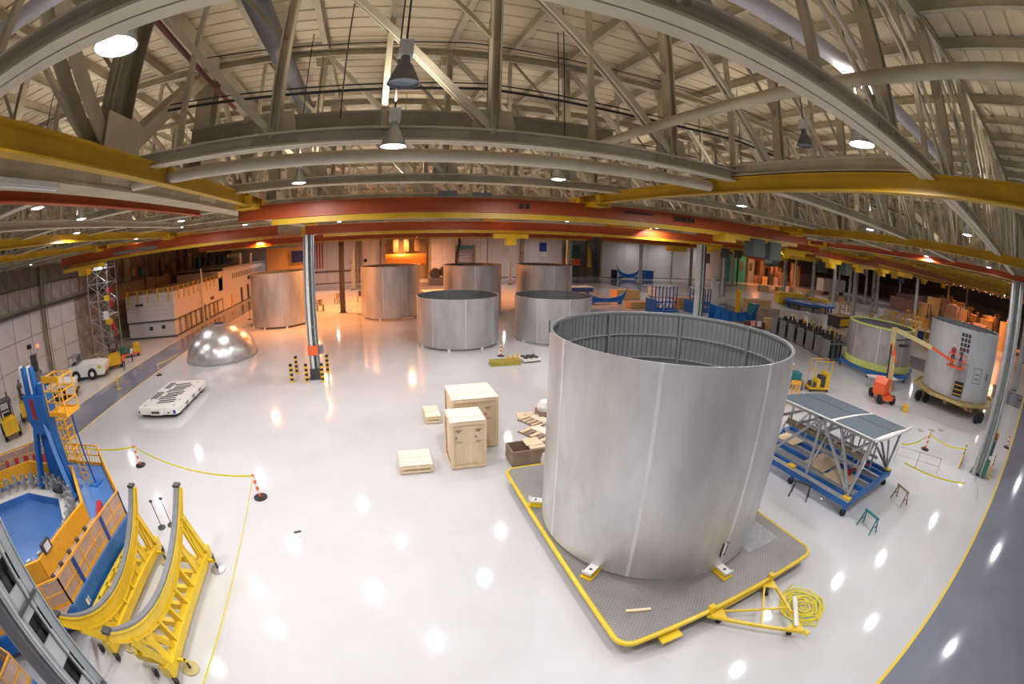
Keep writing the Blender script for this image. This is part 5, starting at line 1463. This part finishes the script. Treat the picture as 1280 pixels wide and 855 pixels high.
def forklift(x, y, rz, label, s=1.0):
    t = thing('forklift', label, 'forklift', (x, y, 0), rz)
    t.scale = (1.35, 1.45, 1.3)
    MB().prism([(-1.2, .35), (.9, .3), (1.0, .9), (.3, 1.0), (.1, .8), (-.3, .8), (-.4, 1.25), (-1.2, 1.15)], 'y', -.55, .55).build('body', M_ylw, t)
    for xx, r in ((-.8, .3), (.75, .36)):
        for sg in (-1, 1): MB().wheel(xx, sg * .55, r, r, .22, PI / 2, 14).build('tyre', M_black, t)
    m = MB()
    for xx, x2 in ((-.9, -.7), (.6, .35)):
        for sg in (-1, 1): m.bar((xx, sg * .45, 1.0), (x2, sg * .42, 2.1), .06, .06)
    m.bx(-.8, .45, -.5, .5, 2.08, 2.15).build('overhead_guard', M_dark, t)
    MB().bx(1.05, 1.15, -.45, -.33, .1, 2.3).bx(1.05, 1.15, .33, .45, .1, 2.3).bx(1.05, 1.15, -.45, .45, 1.2, 1.3).build('mast', M_dark, t)
    MB().bx(1.15, 2.1, -.4, -.28, .06, .12).bx(1.15, 2.1, .28, .4, .06, .12).build('fork', M_dark, t)
    MB().bx(-.35, .05, -.25, .25, .8, 1.35).build('seat', M_black, t)
    return t
forklift(-31.9, 22.6, 2.6, 'yellow forklift at the extreme left edge of the photo')
forklift(-33.0, 26.6, 2.4, 'yellow forklift parked behind the blue tower near wall')
forklift(-31.3, 41.9, 2.2, 'yellow forklift behind the nose of the white tractor')
t = thing('mast_machine', 'grey mast machine with orange beacon near the left wall', 'machine', (-36.5, 32.0, 0), .3)
MB().bx(-.6, .6, -.6, .6, 0, 2.4).build('body', M_mid, t); MB().bx(-.3, .4, -.3, .3, 2.4, 4.0).build('upper_body', M_dark, t)
MB().bar((-.2, 0, 4.0), (-.3, 0, 5.1), .12, .12).bar((.3, 0, 3.2), (.9, 0, 4.6), .08, .08).build('mast', M_galv, t)
MB().bx(-.6, -.1, -.2, .2, 4.6, 5.0).build('camera_head', M_black, t); MB().bx(.8, 1.05, -.12, .12, 4.6, 4.9).build('beacon', M_beacon, t)
t = thing('equipment_cart', 'low cluttered cart with yellow frame near the two people', 'cart', (-31.6, 46.0, 0), .5)
MB().bx(-1.6, 1.6, -.6, .6, .35, .5).build('deck', M_orange, t)
MB().bx(-1.4, -.6, -.5, .5, .5, 1.3).bx(-.4, .4, -.5, .5, .5, 1.1).build('machine_box', M_green, t)
MB().bx(.7, 1.5, -.5, .5, .5, 1.5).build('yellow_box', M_ylw, t)
for xx in (-1.2, 1.2):
    for sg in (-1, 1): MB().wheel(xx, sg * .5, .18, .18, .12, PI / 2).build('wheel', M_black, t)
random.seed(5)
for k in range(9):
    x, y = -37.2 + 1.1 * (k % 3), 41.6 + 1.15 * (k // 3)
    tag(MB().box(x, y, .5, random.uniform(.4, .9), random.uniform(.4, .9), 1.0, random.random()).build('parts_bin', random.choice([M_mid, M_creamd, M_dark, M_wood_dk])), 'small equipment bin %s' % where(x, y), 'bin', 'bins at the foot of the scaffold')
tag(MB().bx(-25.4, -25.3, 33.6, 33.7, 0, 1.1).bx(-25.55, -25.15, 33.45, 33.85, 0, .04).build('yellow_post', M_ylw_line), 'thin yellow post standing in the left grey aisle', 'post')

# ================================================================ MIDDLE AND FAR RIGHT
# blue rack frames beyond the big barrel
for i, (x0, x1, y, h, lab) in enumerate(((41.4, 46.6, 57.5, 4.3, 'blue ladder rack frame beyond the big barrel, left of pair'), (48.8, 53.6, 56.5, 4.1, 'blue ladder rack frame beyond the big barrel, right of pair'))):
    t = thing('ladder_rack', lab, 'rack', (x0, y, 0))
    W = x1 - x0
    for z in (.5, 1.6, h): MB().bx(0, W, -.1, .1, z - .12, z + .1).build('rail', M_blue if z < h else M_white, t)
    pm_ = MB().bx(-.07, .07, -.06, .06, 0, h).mesh('bar', M_blued)
    for k in range(8): inst(pm_, 'bar', t, (W * k / 7, 0, 0))
    for k in range(5): MB().bar((W * k / 5, .1, .2), (W * (k + 1) / 5, .1, 1.5), .08, .12).build('brace', M_blue, t)
    MB().bx(-.3, .2, -1.2, 1.2, 0, h * .5).build('end_plate', M_blue, t)
    MB().bx(0, W, -.9, .9, 0, .25).build('base', M_blue, t)
def saddle(x, y, w, h, label, thick=.5, mt=M_blue):
    t = thing('crescent_saddle', label, 'frame', (x, y, 0))
    n = 16; top = []; bot = []
    for i in range(n + 1):
        u = math.sin(PI / 2 * (-1 + 2 * i / n))
        z = h - (h * .66) * math.sqrt(max(0, 1 - u * u)) if abs(u) < 1 else h
        top.append((u * w / 2, z)); bot.append((u * w / 2 * .93, max(.4, z - 1.15)))
    vs = [(a, yy, b) for yy in (-.15, .15) for a, b in top + bot]
    N = len(top); m = MB(); fs = []
    for i in range(n):
        fs += [(i, i + 1, N + i + 1, N + i), (2 * N + i, 3 * N + i, 3 * N + i + 1, 2 * N + i + 1), (i, 2 * N + i, 2 * N + i + 1, i + 1), (N + i, N + i + 1, 3 * N + i + 1, 3 * N + i)]
    m._add(vs, fs); m.build('curved_web', mt, t)
    MB().bx(-w * .36, w * .36, -.5, .5, .35, .7).build('base_beam', mt, t)
    for sx in (-1, 1):
        MB().bx(sx * w * .33 - .1, sx * w * .33 + .1, -.55, .55, 0, .4).build('leg', mt, t)
        MB().bar((sx * w * .34, 0, .6), (sx * w * .45, 0, h * .7), .14, .14).build('strut', mt, t)
    return t
saddle(38.0, 66.2, 8.3, 3.0, 'blue crescent saddle frame on amber lit floor behind the barrels')
saddle(73.6, 115.2, 8.6, 4.2, 'blue crescent saddle frame parked against the far white wall')
tag(MB().bx(68, 68.8, 114, 116.4, 0, 2.6).bx(68, 68.8, 113.7, 114, .3, .6).build('saddle_cart', M_navy), 'dark navy cart left of the far wall saddle', 'cart')
t = thing('cradle_trough', 'deep blue trough shaped cradle right of the big barrel rim', 'cradle', (50.2, 47.3, 0), -.12)
MB().prism([(-4.2, 2.7), (-4.4, .5), (4.0, .3), (3.6, 1.6), (2.2, 1.3), (0, 1.6), (-2, 2.1)], 'y', -.8, -.7).build('front_plate', M_blue, t)
MB().prism([(-4.2, 2.7), (-4.4, .5), (4.0, .3), (3.6, 1.6), (2.2, 1.3), (0, 1.6), (-2, 2.1)], 'y', .7, .8).build('rear_plate', M_blue, t)
MB().bar((3.4, -.75, 1.3), (4.6, -.75, 2.9), .22, .4).bar((4.0, -.75, 0), (3.8, -.75, 1.5), .25, .3).build('horn', M_blue, t)
MB().bx(-4.2, 3.8, -.7, .7, .3, .6).build('floor_plate', M_blued, t)
for x in (-3.2, -1.4, .4, 2.2): MB().bx(x - .06, x + .06, -.9, -.8, .4, 1.8).build('stiffener', M_blued, t)
# low amber items on the far floor
def low_item(name, label, x, y, sx, sy, h, mt, rz=0.0, cat='crate', group=None, top=None, z=0):
    t = thing(name, label, cat, (x, y, z), rz, group)
    MB().bx(-sx / 2, sx / 2, -sy / 2, sy / 2, .12, h).build('body', mt, t)
    MB().bx(-sx / 2, sx / 2, -sy / 2 - .02, -sy / 2 + .15, 0, .12).bx(-sx / 2, sx / 2, sy / 2 - .15, sy / 2 + .02, 0, .12).build('skid', M_wood_dk, t)
    if top: MB().bx(-sx / 2 - .05, sx / 2 + .05, -sy / 2 - .05, sy / 2 + .05, h, h + .12).build('top', top, t)
    return t
low_item('long_crate', 'long tan crate on amber floor right of the blue saddle', 42.5, 61.8, 5.6, 1.6, 1.0, M_tan)
low_item('long_crate', 'tan crate stack farther behind the blue saddle', 45.5, 72, 5.2, 2.4, 1.8, M_tan)
low_item('long_crate', 'tan long crate behind the blue rack frames', 51, 60.5, 4.5, 1.8, 1.9, M_tan)
low_item('parts_table', 'white sheeted table with purple edge behind the pale column', 39.5, 84, 9.0, 3.0, 1.0, M_blued, top=M_white, cat='table')
low_item('parts_table', 'white sheeted table between the amber doorway and back barrels', 11.0, 81, 5.2, 3.0, 1.1, M_blued, top=M_white, cat='table')
low_item('parts_table', 'blue table with machinery between the two back barrels', 20.6, 83, 3.6, 3.0, 1.4, M_blue, top=M_dark, cat='table')
t = thing('machine', 'dark pump machine beside the amber doorway', 'machine', (15.3, 104, 0))
for (x, z, r) in ((-1.5, 2.6, 1.3), (.6, 3.0, 1.2), (2.2, 2.4, 1.0)): MB().tube((x, -1, z), (x, 1, z), r, 14).build('drum', M_dark, t)
MB().bx(-3, 3, -1.2, 1.2, 0, 1.6).build('base', M_mid, t); MB().bx(3.2, 4.4, -1, 1, 0, 3.6).build('yellow_guard', M_ylw, t)
MB().tube((.2, 0, 4.0), (1.8, 0, 4.6), .3, 8).build('pipe', M_galv, t)
t = thing('golden_tank', 'glowing golden horizontal tank inside the amber doorway', 'tank', (8.4, 122.5, 0))
MB().tube((-6, 0, 5.2), (5.2, 0, 5.2), 1.7, 24).build('tank_shell', M_brass, t); MB().bx(-5.5, 5, -1, 1, 0, 3.6).build('stand', M_creamd, t)
for x in (-3, 0, 3): MB().bx(x - .7, x + .7, 1.8, 2.2, 7.4, 11.5).build('rear_panel', M_creamd, t)
t = thing('gantry_machine', 'grey frame machine with black hose against far wall', 'machine', (23.6, 116.5, 0))
m = MB()
for x in (-2.4, 2.4):
    m.bx(x - .2, x + .2, -.6, .6, 0, 9.2)
for z in (4.4, 6.2, 7.6): m.bx(-2.4, 2.4, -.2, .2, z, z + .3)
m.build('frame', M_mid, t); MB().path([(-2.4, -.6, 13.4), (-1.9, -.6, 12), (-1.6, -.6, 9.6), (-2.4, -.6, 7), (-2.6, -.6, 3.5)], .3, 8).build('hose', M_black, t)
MB().bx(2.7, 2.95, -.6, .6, 0, 8.6).build('yellow_edge', M_ylw, t); MB().bx(-2.2, 2.2, -.4, .2, 8.0, 9.0).build('green_head', M_green, t)
# flag and wall fittings
t = thing('flag', 'United States flag hanging vertically on the far wall', 'flag', (-19.3, 118.05, 4.1))
for k in range(13):
    MB().bx(k * .37, k * .37 + .36, 0, .05, 0, 9.2 if k > 6 else 5.4).build('stripe', M_flagr if k % 2 == 0 else M_flagw, t)
MB().bx(0, 2.58, 0, .05, 5.42, 9.2).build('canton', M_flagb, t)
st = MB()
for r in range(9):
    for c in range(6 if r % 2 == 0 else 5):
        cx, cz_ = .22 + c * .42 + (.21 if r % 2 else 0), 5.65 + r * .41
        pts = []
        for q in range(10):
            a = PI / 2 + q * PI / 5; rr_ = .11 if q % 2 == 0 else .045
            pts.append((cx + rr_ * math.cos(a), cz_ + rr_ * math.sin(a)))
        st.prism(pts, 'y', -.01, .005)
st.build('stars', M_flagw, t)['kind'] = 'stuff'
tag(MB().bx(45.2, 47.4, 117.9, 118.1, 7.4, 9.9).build('wall_sign', M_signblue), 'dark blue poster on the far white wall', 'poster')
tag(MB().bx(46.0, 47.6, 117.9, 118.1, 6.0, 7.2).build('wall_notice', M_paper), 'small pale notice below the blue poster', 'notice')
tag(MB().bx(105.0, 110.4, 117.9, 118.1, 6.0, 9.4).bx(104.0, 106.4, 117.8, 118.1, 3.6, 5.2).build('wall_opening', M_dark), 'dark rectangular opening in the far white wall', 'opening')
tag(MB().bx(80, 83, 115, 117, 0, 2.6).build('cabinet', M_blued), 'small navy cabinet at foot of the far wall', 'cabinet')
for (x, z) in ((-6.6, 5.2), (-3.0, 5.6)):
    tag(MB().tube((x, 118.1, z), (x, 117.7, z), .45, 12).build('wall_fan', M_black), 'round black wall fan, %s of two' % ('left' if x < -5 else 'right'), 'fan', 'round fans on the flag wall')
tag(MB().bx(-41, 2.2, 117.7, 118.1, 3.1, 3.35).build('wall_rail', M_dark), 'dark guard rail along the flag wall', 'rail')
for (x, mt, r) in ((-5.2, M_creamd, .45), (-4.2, M_creamd, .3), (1.1, M_mid, .3), (40.0, M_creamd, .5), (22, M_creamd, .2), (30, M_creamd, .15), (60, M_dark, .25)):
    tag(MB().tube((x, 117.6, 0), (x, 117.6, 14), r, 8).build('wall_pipe', mt), 'vertical pipe standing on the far wall, %s' % where(x, 118), 'pipe', 'vertical pipes on the far wall')
# things seen through the right doorway and the teal machines
t = thing('green_machine', 'green and orange machine seen through the right doorway', 'machine', (56.6, 121, 0))
MB().bx(-3.2, 2.4, -1, 1, 5.4, 9.4).build('green_body', M_green, t); MB().bx(-3.2, 2.4, -1.4, 1, 3.4, 5.4).build('orange_base', M_orange, t); MB().bx(-3, 2.4, -1, 1, 0, 3.4).build('stand', M_dark, t)
for z in (6.2, 7.2, 8.2): MB().bx(-3.1, 2.3, -1.08, -1, z, z + .15).build('rib', M_dark, t)
tag(MB().prism([(61, 3), (62.6, 3), (62.2, 8), (61.4, 9.5)], 'y', 119, 120).build('yellow_robot_arm', M_ylw), 'yellow robot arm seen beyond the right doorway', 'machine')
tag(MB().bx(59.6, 65, 122.4, 124, 0, 3.4).build('brown_bench', M_wood_dk), 'brown bench beyond the right doorway', 'bench')
for i, (x, w, h, mt) in enumerate(((119, 4, 9.8, M_teal), (124, 4, 9.8, M_teal), (129.5, 3.6, 9, M_mid))):
    t = thing('teal_cabinet', 'tall machine cabinet at right of far white wall, number %s from it' % ['one', 'two', 'three'][i], 'cabinet', (x, 115.5, 0))
    MB().bx(-w / 2, w / 2, -1.5, 1.5, 0, h).build('body', mt, t); MB().bx(-w / 2 + .4, w / 2 - 1.4, -1.56, -1.5, 4.5, 7.6).build('window', M_dark, t)
random.seed(21)
for k in range(26):
    x = 134 + 3.2 * (k % 9); z = random.uniform(1.5, 10)
    tag(MB().box(x, 115.5 - 2.6 * (k // 9), z / 2, random.uniform(1.2, 2.8), 1.5, z, random.uniform(-.1, .1)).build('plant_equipment', random.choice([M_dark, M_brownwall, M_tan, M_pinkwall, M_brownwall])), 'plant equipment %s' % where(x, 114 - k), 'machine', 'amber lit plant equipment')
t = thing('white_trailer', 'white box trailer behind the far right columns', 'trailer', (150, 88, 0))
MB().bx(-9, 9, -1.6, 1.6, 1.2, 5.6).build('box_body', M_white, t)
for x in (-7, -5, 5, 7): MB().wheel(x, -1.6, .6, .6, .4, PI / 2).build('wheel', M_black, t)
for x in (-7, -3.5, 0, 3.5, 7): MB().bx(x - .1, x + .1, -1.65, -1.6, 1.2, 5.6).build('rib', M_mid, t)
# blue ring table with yellow guard rails
t = thing('ring_table', 'low blue ring table with yellow guards on the far pale floor', 'table', (88, 57.5, 0), -.5)
MB().arc(4.6, 6.6, 1.3, 1.7, 0, 360, 28).build('ring_top', M_blue, t)
for k in range(10):
    a = math.radians(36 * k); MB().bx(5.6 * math.cos(a) - .15, 5.6 * math.cos(a) + .15, 5.6 * math.sin(a) - .15, 5.6 * math.sin(a) + .15, 0, 1.3).build('leg', M_blued, t)
MB().bx(-6, 1.5, 5.5, 8.5, .1, 2.7).bx(2.5, 8, 3.5, 6.5, .1, 2.3).build('yellow_guard', M_ylw, t)
MB().arc(2.0, 4.2, 1.4, 1.6, 0, 360, 20).build('inner_ring', M_galv, t)
t = thing('scrubber_machine', 'teal floor scrubber on the far grey aisle', 'machine', (61.5, 52.6, 0), .4)
MB().prism([(-1.6, .2), (1.6, .2), (1.5, 1.3), (.3, 1.5), (0, 2.1), (-1.4, 2.1)], 'y', -.9, .9).build('body', M_teal, t)
for x in (-1, 1): MB().wheel(x, -.9, .3, .3, .2, PI / 2).wheel(x, .9, .3, .3, .2, PI / 2).build('wheel', M_black, t)
MB().bx(1.3, 1.65, -.7, -.3, .6, .9).bx(1.3, 1.65, .3, .7, .6, .9).build('headlamp', M_white, t)
tag(MB().bx(58.2, 58.9, 53.8, 54.6, 0, 4.2).build('yellow_bollard', M_ylw), 'tall yellow bollard by the teal scrubber', 'bollard')
low_item('long_crate', 'tan crate pile behind the teal floor scrubber', 71, 60, 6, 3, 1.7, M_tan)
low_item('parts_bench', 'cream bench covered with parts behind the middle column', 62, 66, 7, 3, 1.6, M_white, top=M_creamd, cat='bench')
low_item('parts_bench', 'pale bench with boxes right of the blue rack frames', 56.5, 75, 5, 3, 2.0, M_white, top=M_galv, cat='bench')
t = thing('tube_stack', 'pale tubes leaning on the bench behind the middle column', 'tube', (59, 62, 0))
for k in range(5): MB().tube((k * .5, 0, 0), (k * .4 + .4, .5, 5.5 - .2 * k), .16, 8).build('tube', M_white, t)
low_item('parts_bin', 'yellow sided parts bin with crates near the lime trimmed barrel', 73.5, 40.5, 4.2, 3.0, 2.0, M_dark, cat='bin', top=M_tan)
for k in range(2):
    tag(MB().bx(71.3 + 2.1 * k, 73.2 + 2.1 * k, 38.8, 39.0, .4, 1.6).build('bin_panel', M_ylw), 'yellow panel on the front of the dark parts bin, %s' % ('left one', 'right one')[k], 'panel', 'yellow bin panels')
tag(MB().bx(66.2, 67.2, 44, 45, 0, .5).build('floor_box', M_ylw), 'small yellow box alone on the pale far floor', 'box')
# stored panels with black clamps (from behind the barrel rim to the lime barrel)
random.seed(9)
pts = [(51.6, 38.6), (50.8, 36.4), (50.0, 34.2), (49.2, 32.0), (48.4, 29.9), (47.4, 27.8), (46.2, 25.9)]
for i, (x, y) in enumerate(pts):
    t = thing('panel_rack', 'grey slatted panel rack with black clamps, %s from the blue trough' % NTH[i], 'rack', (x, y, 0), -.3, 'panel racks behind the big barrel')
    for k in range(6):
        MB().bx(-1.2 + .42 * k, -1.1 + .42 * k, -.75, .75, .1, 2.3).build('panel', M_boxgrey if k % 2 else M_mid, t)
    MB().bx(-1.3, 1.2, -.8, -.7, 0, .3).bx(-1.3, 1.2, .7, .8, 0, .3).bx(-1.3, 1.2, -.8, -.72, 1.9, 2.05).build('frame', M_mid, t)
    if i > 0:
        for k in range(3):
            MB().box(-.8 + .8 * k, random.uniform(-.3, .3), 2.65, .34, .34, .6, random.random(), .2).build('black_clamp', M_black, t)
            MB().bx(-.82 + .8 * k, -.74 + .8 * k, -.04, .04, 2.3, 3.6).build('pin', random.choice([M_ylw, M_tan, M_ylw]), t)
low_item('panel_rack', 'tan wooden rack right of the blue trough', 53.6, 41.4, 3.2, 1.4, 1.6, M_tan, -.6, 'rack')
low_item('panel_rack', 'grey slatted rack behind the tan wooden rack', 55.6, 44.4, 3.6, 1.6, 2.6, M_wood_dk, -.6, 'rack')
t = thing('sample_case', 'dark red case with one pink and one white disc', 'case', (50.2, 42.6, 0), -.6)
MB().bx(-1.6, 1.6, -.4, .4, 0, 1.0).build('case', M_redpipe, t); MB().bx(-.7, .0, -.45, -.4, .4, 1.2).build('pink_disc', mat('pink', (.8, .35, .3), .5), t); MB().bx(.3, 1.0, -.45, -.4, .4, 1.2).build('white_disc', M_white, t)
# carts by the big barrel
t = thing('yellow_cart', 'yellow stair cart right of the big barrel rim', 'cart', (33.3, 19.6, 0), -.5)
MB().bx(-1.1, 1.1, -.6, .6, .25, .4).build('deck', M_ylw, t)
for k in range(4): MB().bx(-.8 + .45 * k, -.4 + .45 * k, -.5, .5, .4, .75 + .3 * k).build('step', M_ylw if k % 2 else M_dark, t)
for x in (-.9, 1.0):
    for y in (-.5, .5): MB().bar((x, y, .4), (x + .1, y, 2.7), .05, .05).build('post', M_ylw, t)
for z in (1.6, 2.65): MB().bar((-.9, .5, z), (1.1, .5, z), .05, .05).bar((-.9, -.5, z), (1.1, -.5, z), .05, .05).build('rail', M_ylw, t)
for x in (-.9, .9): MB().wheel(x, -.5, .12, .12, .08, 0).wheel(x, .5, .12, .12, .08, 0).build('wheel', M_black, t)
t = thing('yellow_stand', 'amber tubular stand between barrel and yellow stair cart', 'stand', (27.6, 18.2, 0))
for a in range(6):
    MB().bar((.7 * math.cos(a), .7 * math.sin(a), 0), (.25 * math.cos(a + 1), .25 * math.sin(a + 1), 1.8), .06, .06).build('leg', M_ylw_rail, t)
MB().arc(.2, .4, 1.7, 1.85, 0, 360, 12).build('top_ring', M_ylw_rail, t)
t = thing('covered_bench', 'bench with white sheeting and teal box right of big barrel', 'bench', (30.6, 21.6, 0), -.5)
MB().bx(-1.7, 1.7, -.8, .8, .7, .85).build('bench_top', M_wood_dk, t); MB().bx(-1.5, .4, -.6, .6, .85, 1.5).build('white_sheet', M_white, t); MB().bx(.5, 1.5, -.5, .5, .85, 1.4).build('teal_box', M_teal, t)
for x in (-1.6, 1.6):
    for y in (-.7, .7): MB().bx(x - .05, x + .05, y - .05, y + .05, 0, .7).build('leg', M_dark, t)
low_item('tan_case', 'tan and white boxes on floor behind the sheeted bench', 33.6, 24.4, 2.2, 1.6, 1.2, M_tan, -.5, 'box', top=M_white)
t = thing('work_table', 'white topped work table with a motor under the lift', 'table', (41.6, 16.4, 0), -.7)
MB().bx(-1.8, 1.8, -.5, .5, 1.0, 1.1).build('table_top', M_white, t); MB().tube((.7, -.6, .5), (1.1, -.6, .5), .35, 14).build('reel', M_dark, t)
for x in (-1.6, 1.6):
    for y in (-.4, .4): MB().bx(x - .04, x + .04, y - .04, y + .04, 0, 1).build('leg', M_galv, t)
tag(MB().box(37.4, 11.6, .3, .7, .5, .5, .5).build('yellow_pump', M_ylw), 'small yellow pump on the floor behind the roofed rack', 'pump')
for i, (x, y) in enumerate(((34.2, 8.6), (35.4, 7.9), (36.4, 7.2))):
    tag(MB().lathe([(0, .004), (.3, .004), (.32, 0)], 12, cx=x, cy=y).build('floor_plug', M_creamd), 'round beige floor plug before the white barrel, %s of three' % NTH[i], 'plug', 'round floor plugs')
# scaffold clutter in yellow behind lime barrel
random.seed(31)
for k in range(22):
    x, y = 77 + 5.2 * (k % 7) + random.uniform(-.4, .4), 21 + 6.5 * (k // 7) + random.uniform(-1, 1)
    t = thing('scaffold_stand', 'yellow guarded work stand %s' % where(x, y), 'stand', (x, y, 0), random.uniform(-.4, .4), 'yellow work stands in the far right bays')
    w, h = random.uniform(2, 3.6), random.uniform(2.2, 4.6)
    m = MB()
    for sx in (-1, 1):
        for sy in (-1, 1): m.bx(sx * w / 2 - .08, sx * w / 2 + .08, sy * 1.0 - .08, sy * 1.0 + .08, 0, h)
    m.build('post', M_ylw, t)
    m = MB()
    for z in (h * .35, h * .7, h - .1):
        for sy in (-1, 1): m.bx(-w / 2, w / 2, sy * 1.0 - .07, sy * 1.0 + .07, z - .1, z + .1)
    m.build('rail', M_ylw, t)
    MB().bx(-w / 2, w / 2, -1, 1, h * .5, h * .5 + .15).build('deck', random.choice([M_wood, M_white, M_galv]), t)
    MB().bx(-w * .3, w * .25, -.7, .7, 0, h * .4).build('stored_box', random.choice([M_mid, M_white, M_creamd, M_blued]), t)
# amber lit plant at the far right
random.seed(13)
for k in range(16):
    x, y = 114 + 10 * (k % 4) + random.uniform(-.6, .6), 9 + 8.5 * (k // 4) + random.uniform(-.6, .6)
    h = random.uniform(3.5, 7.5)
    t = thing('process_tank', 'amber lit plant tank %s' % where(x, y), 'tank', (x, y, 0), random.uniform(-.3, .3), 'amber lit plant at far right')
    if k % 3 == 0:
        MB().tube((0, 0, 0), (0, 0, h), random.uniform(1.8, 3.2), 14).build('shell', M_tan, t)
    else:
        MB().bx(-random.uniform(1.2, 2.6), random.uniform(1.2, 2.6), -2, 2, 0, h).build('body', M_tan if k % 2 else M_pinkwall, t)
    MB().bx(-2, 2, -2.2, -2.05, h * .5, h * .56).bx(-.1, .1, -2.3, -2.1, 0, h).build('pipe', M_dark, t)
    MB().bx(-2.2, 2.2, -2.25, -2.2, h + .9, h + 1.0).bx(-2.2, 2.2, -2.25, -2.2, h + .4, h + .46).bx(-2.2, -2.1, -2.25, -2.2, h, h + 1).bx(2.1, 2.2, -2.25, -2.2, h, h + 1).bx(0, .1, -2.25, -2.2, h, h + 1).build('rail', M_ylw, t)
    for q in range(4): MB().tube((-2 + 1.2 * q, -2.5, 0), (-2 + 1.2 * q + random.uniform(-.4, .4), -2.5, h * random.uniform(.5, 1.1)), .14, 6).build('riser_pipe', M_creamd if q % 2 else M_dark, t)
for k in range(10):
    x, y = 108 + 7.5 * (k % 5), 70 + 14 * (k // 5) + random.uniform(0, 6)
    low_item('distant_cart', 'low parts cart %s' % where(x, y), x, y, random.uniform(2, 5), 1.6, random.uniform(1, 2.4), random.choice([M_tan, M_mid, M_blued, M_wood_dk]), random.uniform(-.4, .4), 'cart', 'carts on the distant floor')
# floor clutter under amber light around the dark column
random.seed(17)
for k in range(9):
    x = -13 + 2.0 * k + random.uniform(-.5, .5); y = 70 + random.uniform(0, 9)
    if abs(x + 5.4) < 1.2: continue
    t = thing('machine_stand', 'small dark stand with parts %s' % where(x, y), 'stand', (x, y, 0), random.random(), 'dark stands near the dark column')
    MB().bx(-.6, .6, -.4, .4, .9, 1.05).build('top', M_wood_dk, t)
    m = MB()
    for sx in (-.5, .5):
        for sy in (-.3, .3): m.bx(sx - .05, sx + .05, sy - .05, sy + .05, 0, .9)
    m.build('leg', M_dark, t); MB().tube((0, 0, 1.05), (0, 0, 1.9), .35, 10).build('part', random.choice([M_dark, M_creamd, M_mid]), t)
# plant seen between the back barrels
for k in range(4):
    tag(MB().bx(17.6 + 1.2 * k, 18.2 + 1.2 * k, 52 + k, 52.5 + k, 0, 1.4 + .3 * (k % 2)).build('stool', M_tan), 'tan wooden stool between the back barrels, %s from the front' % NTH[k], 'stool', 'stools between the barrels')
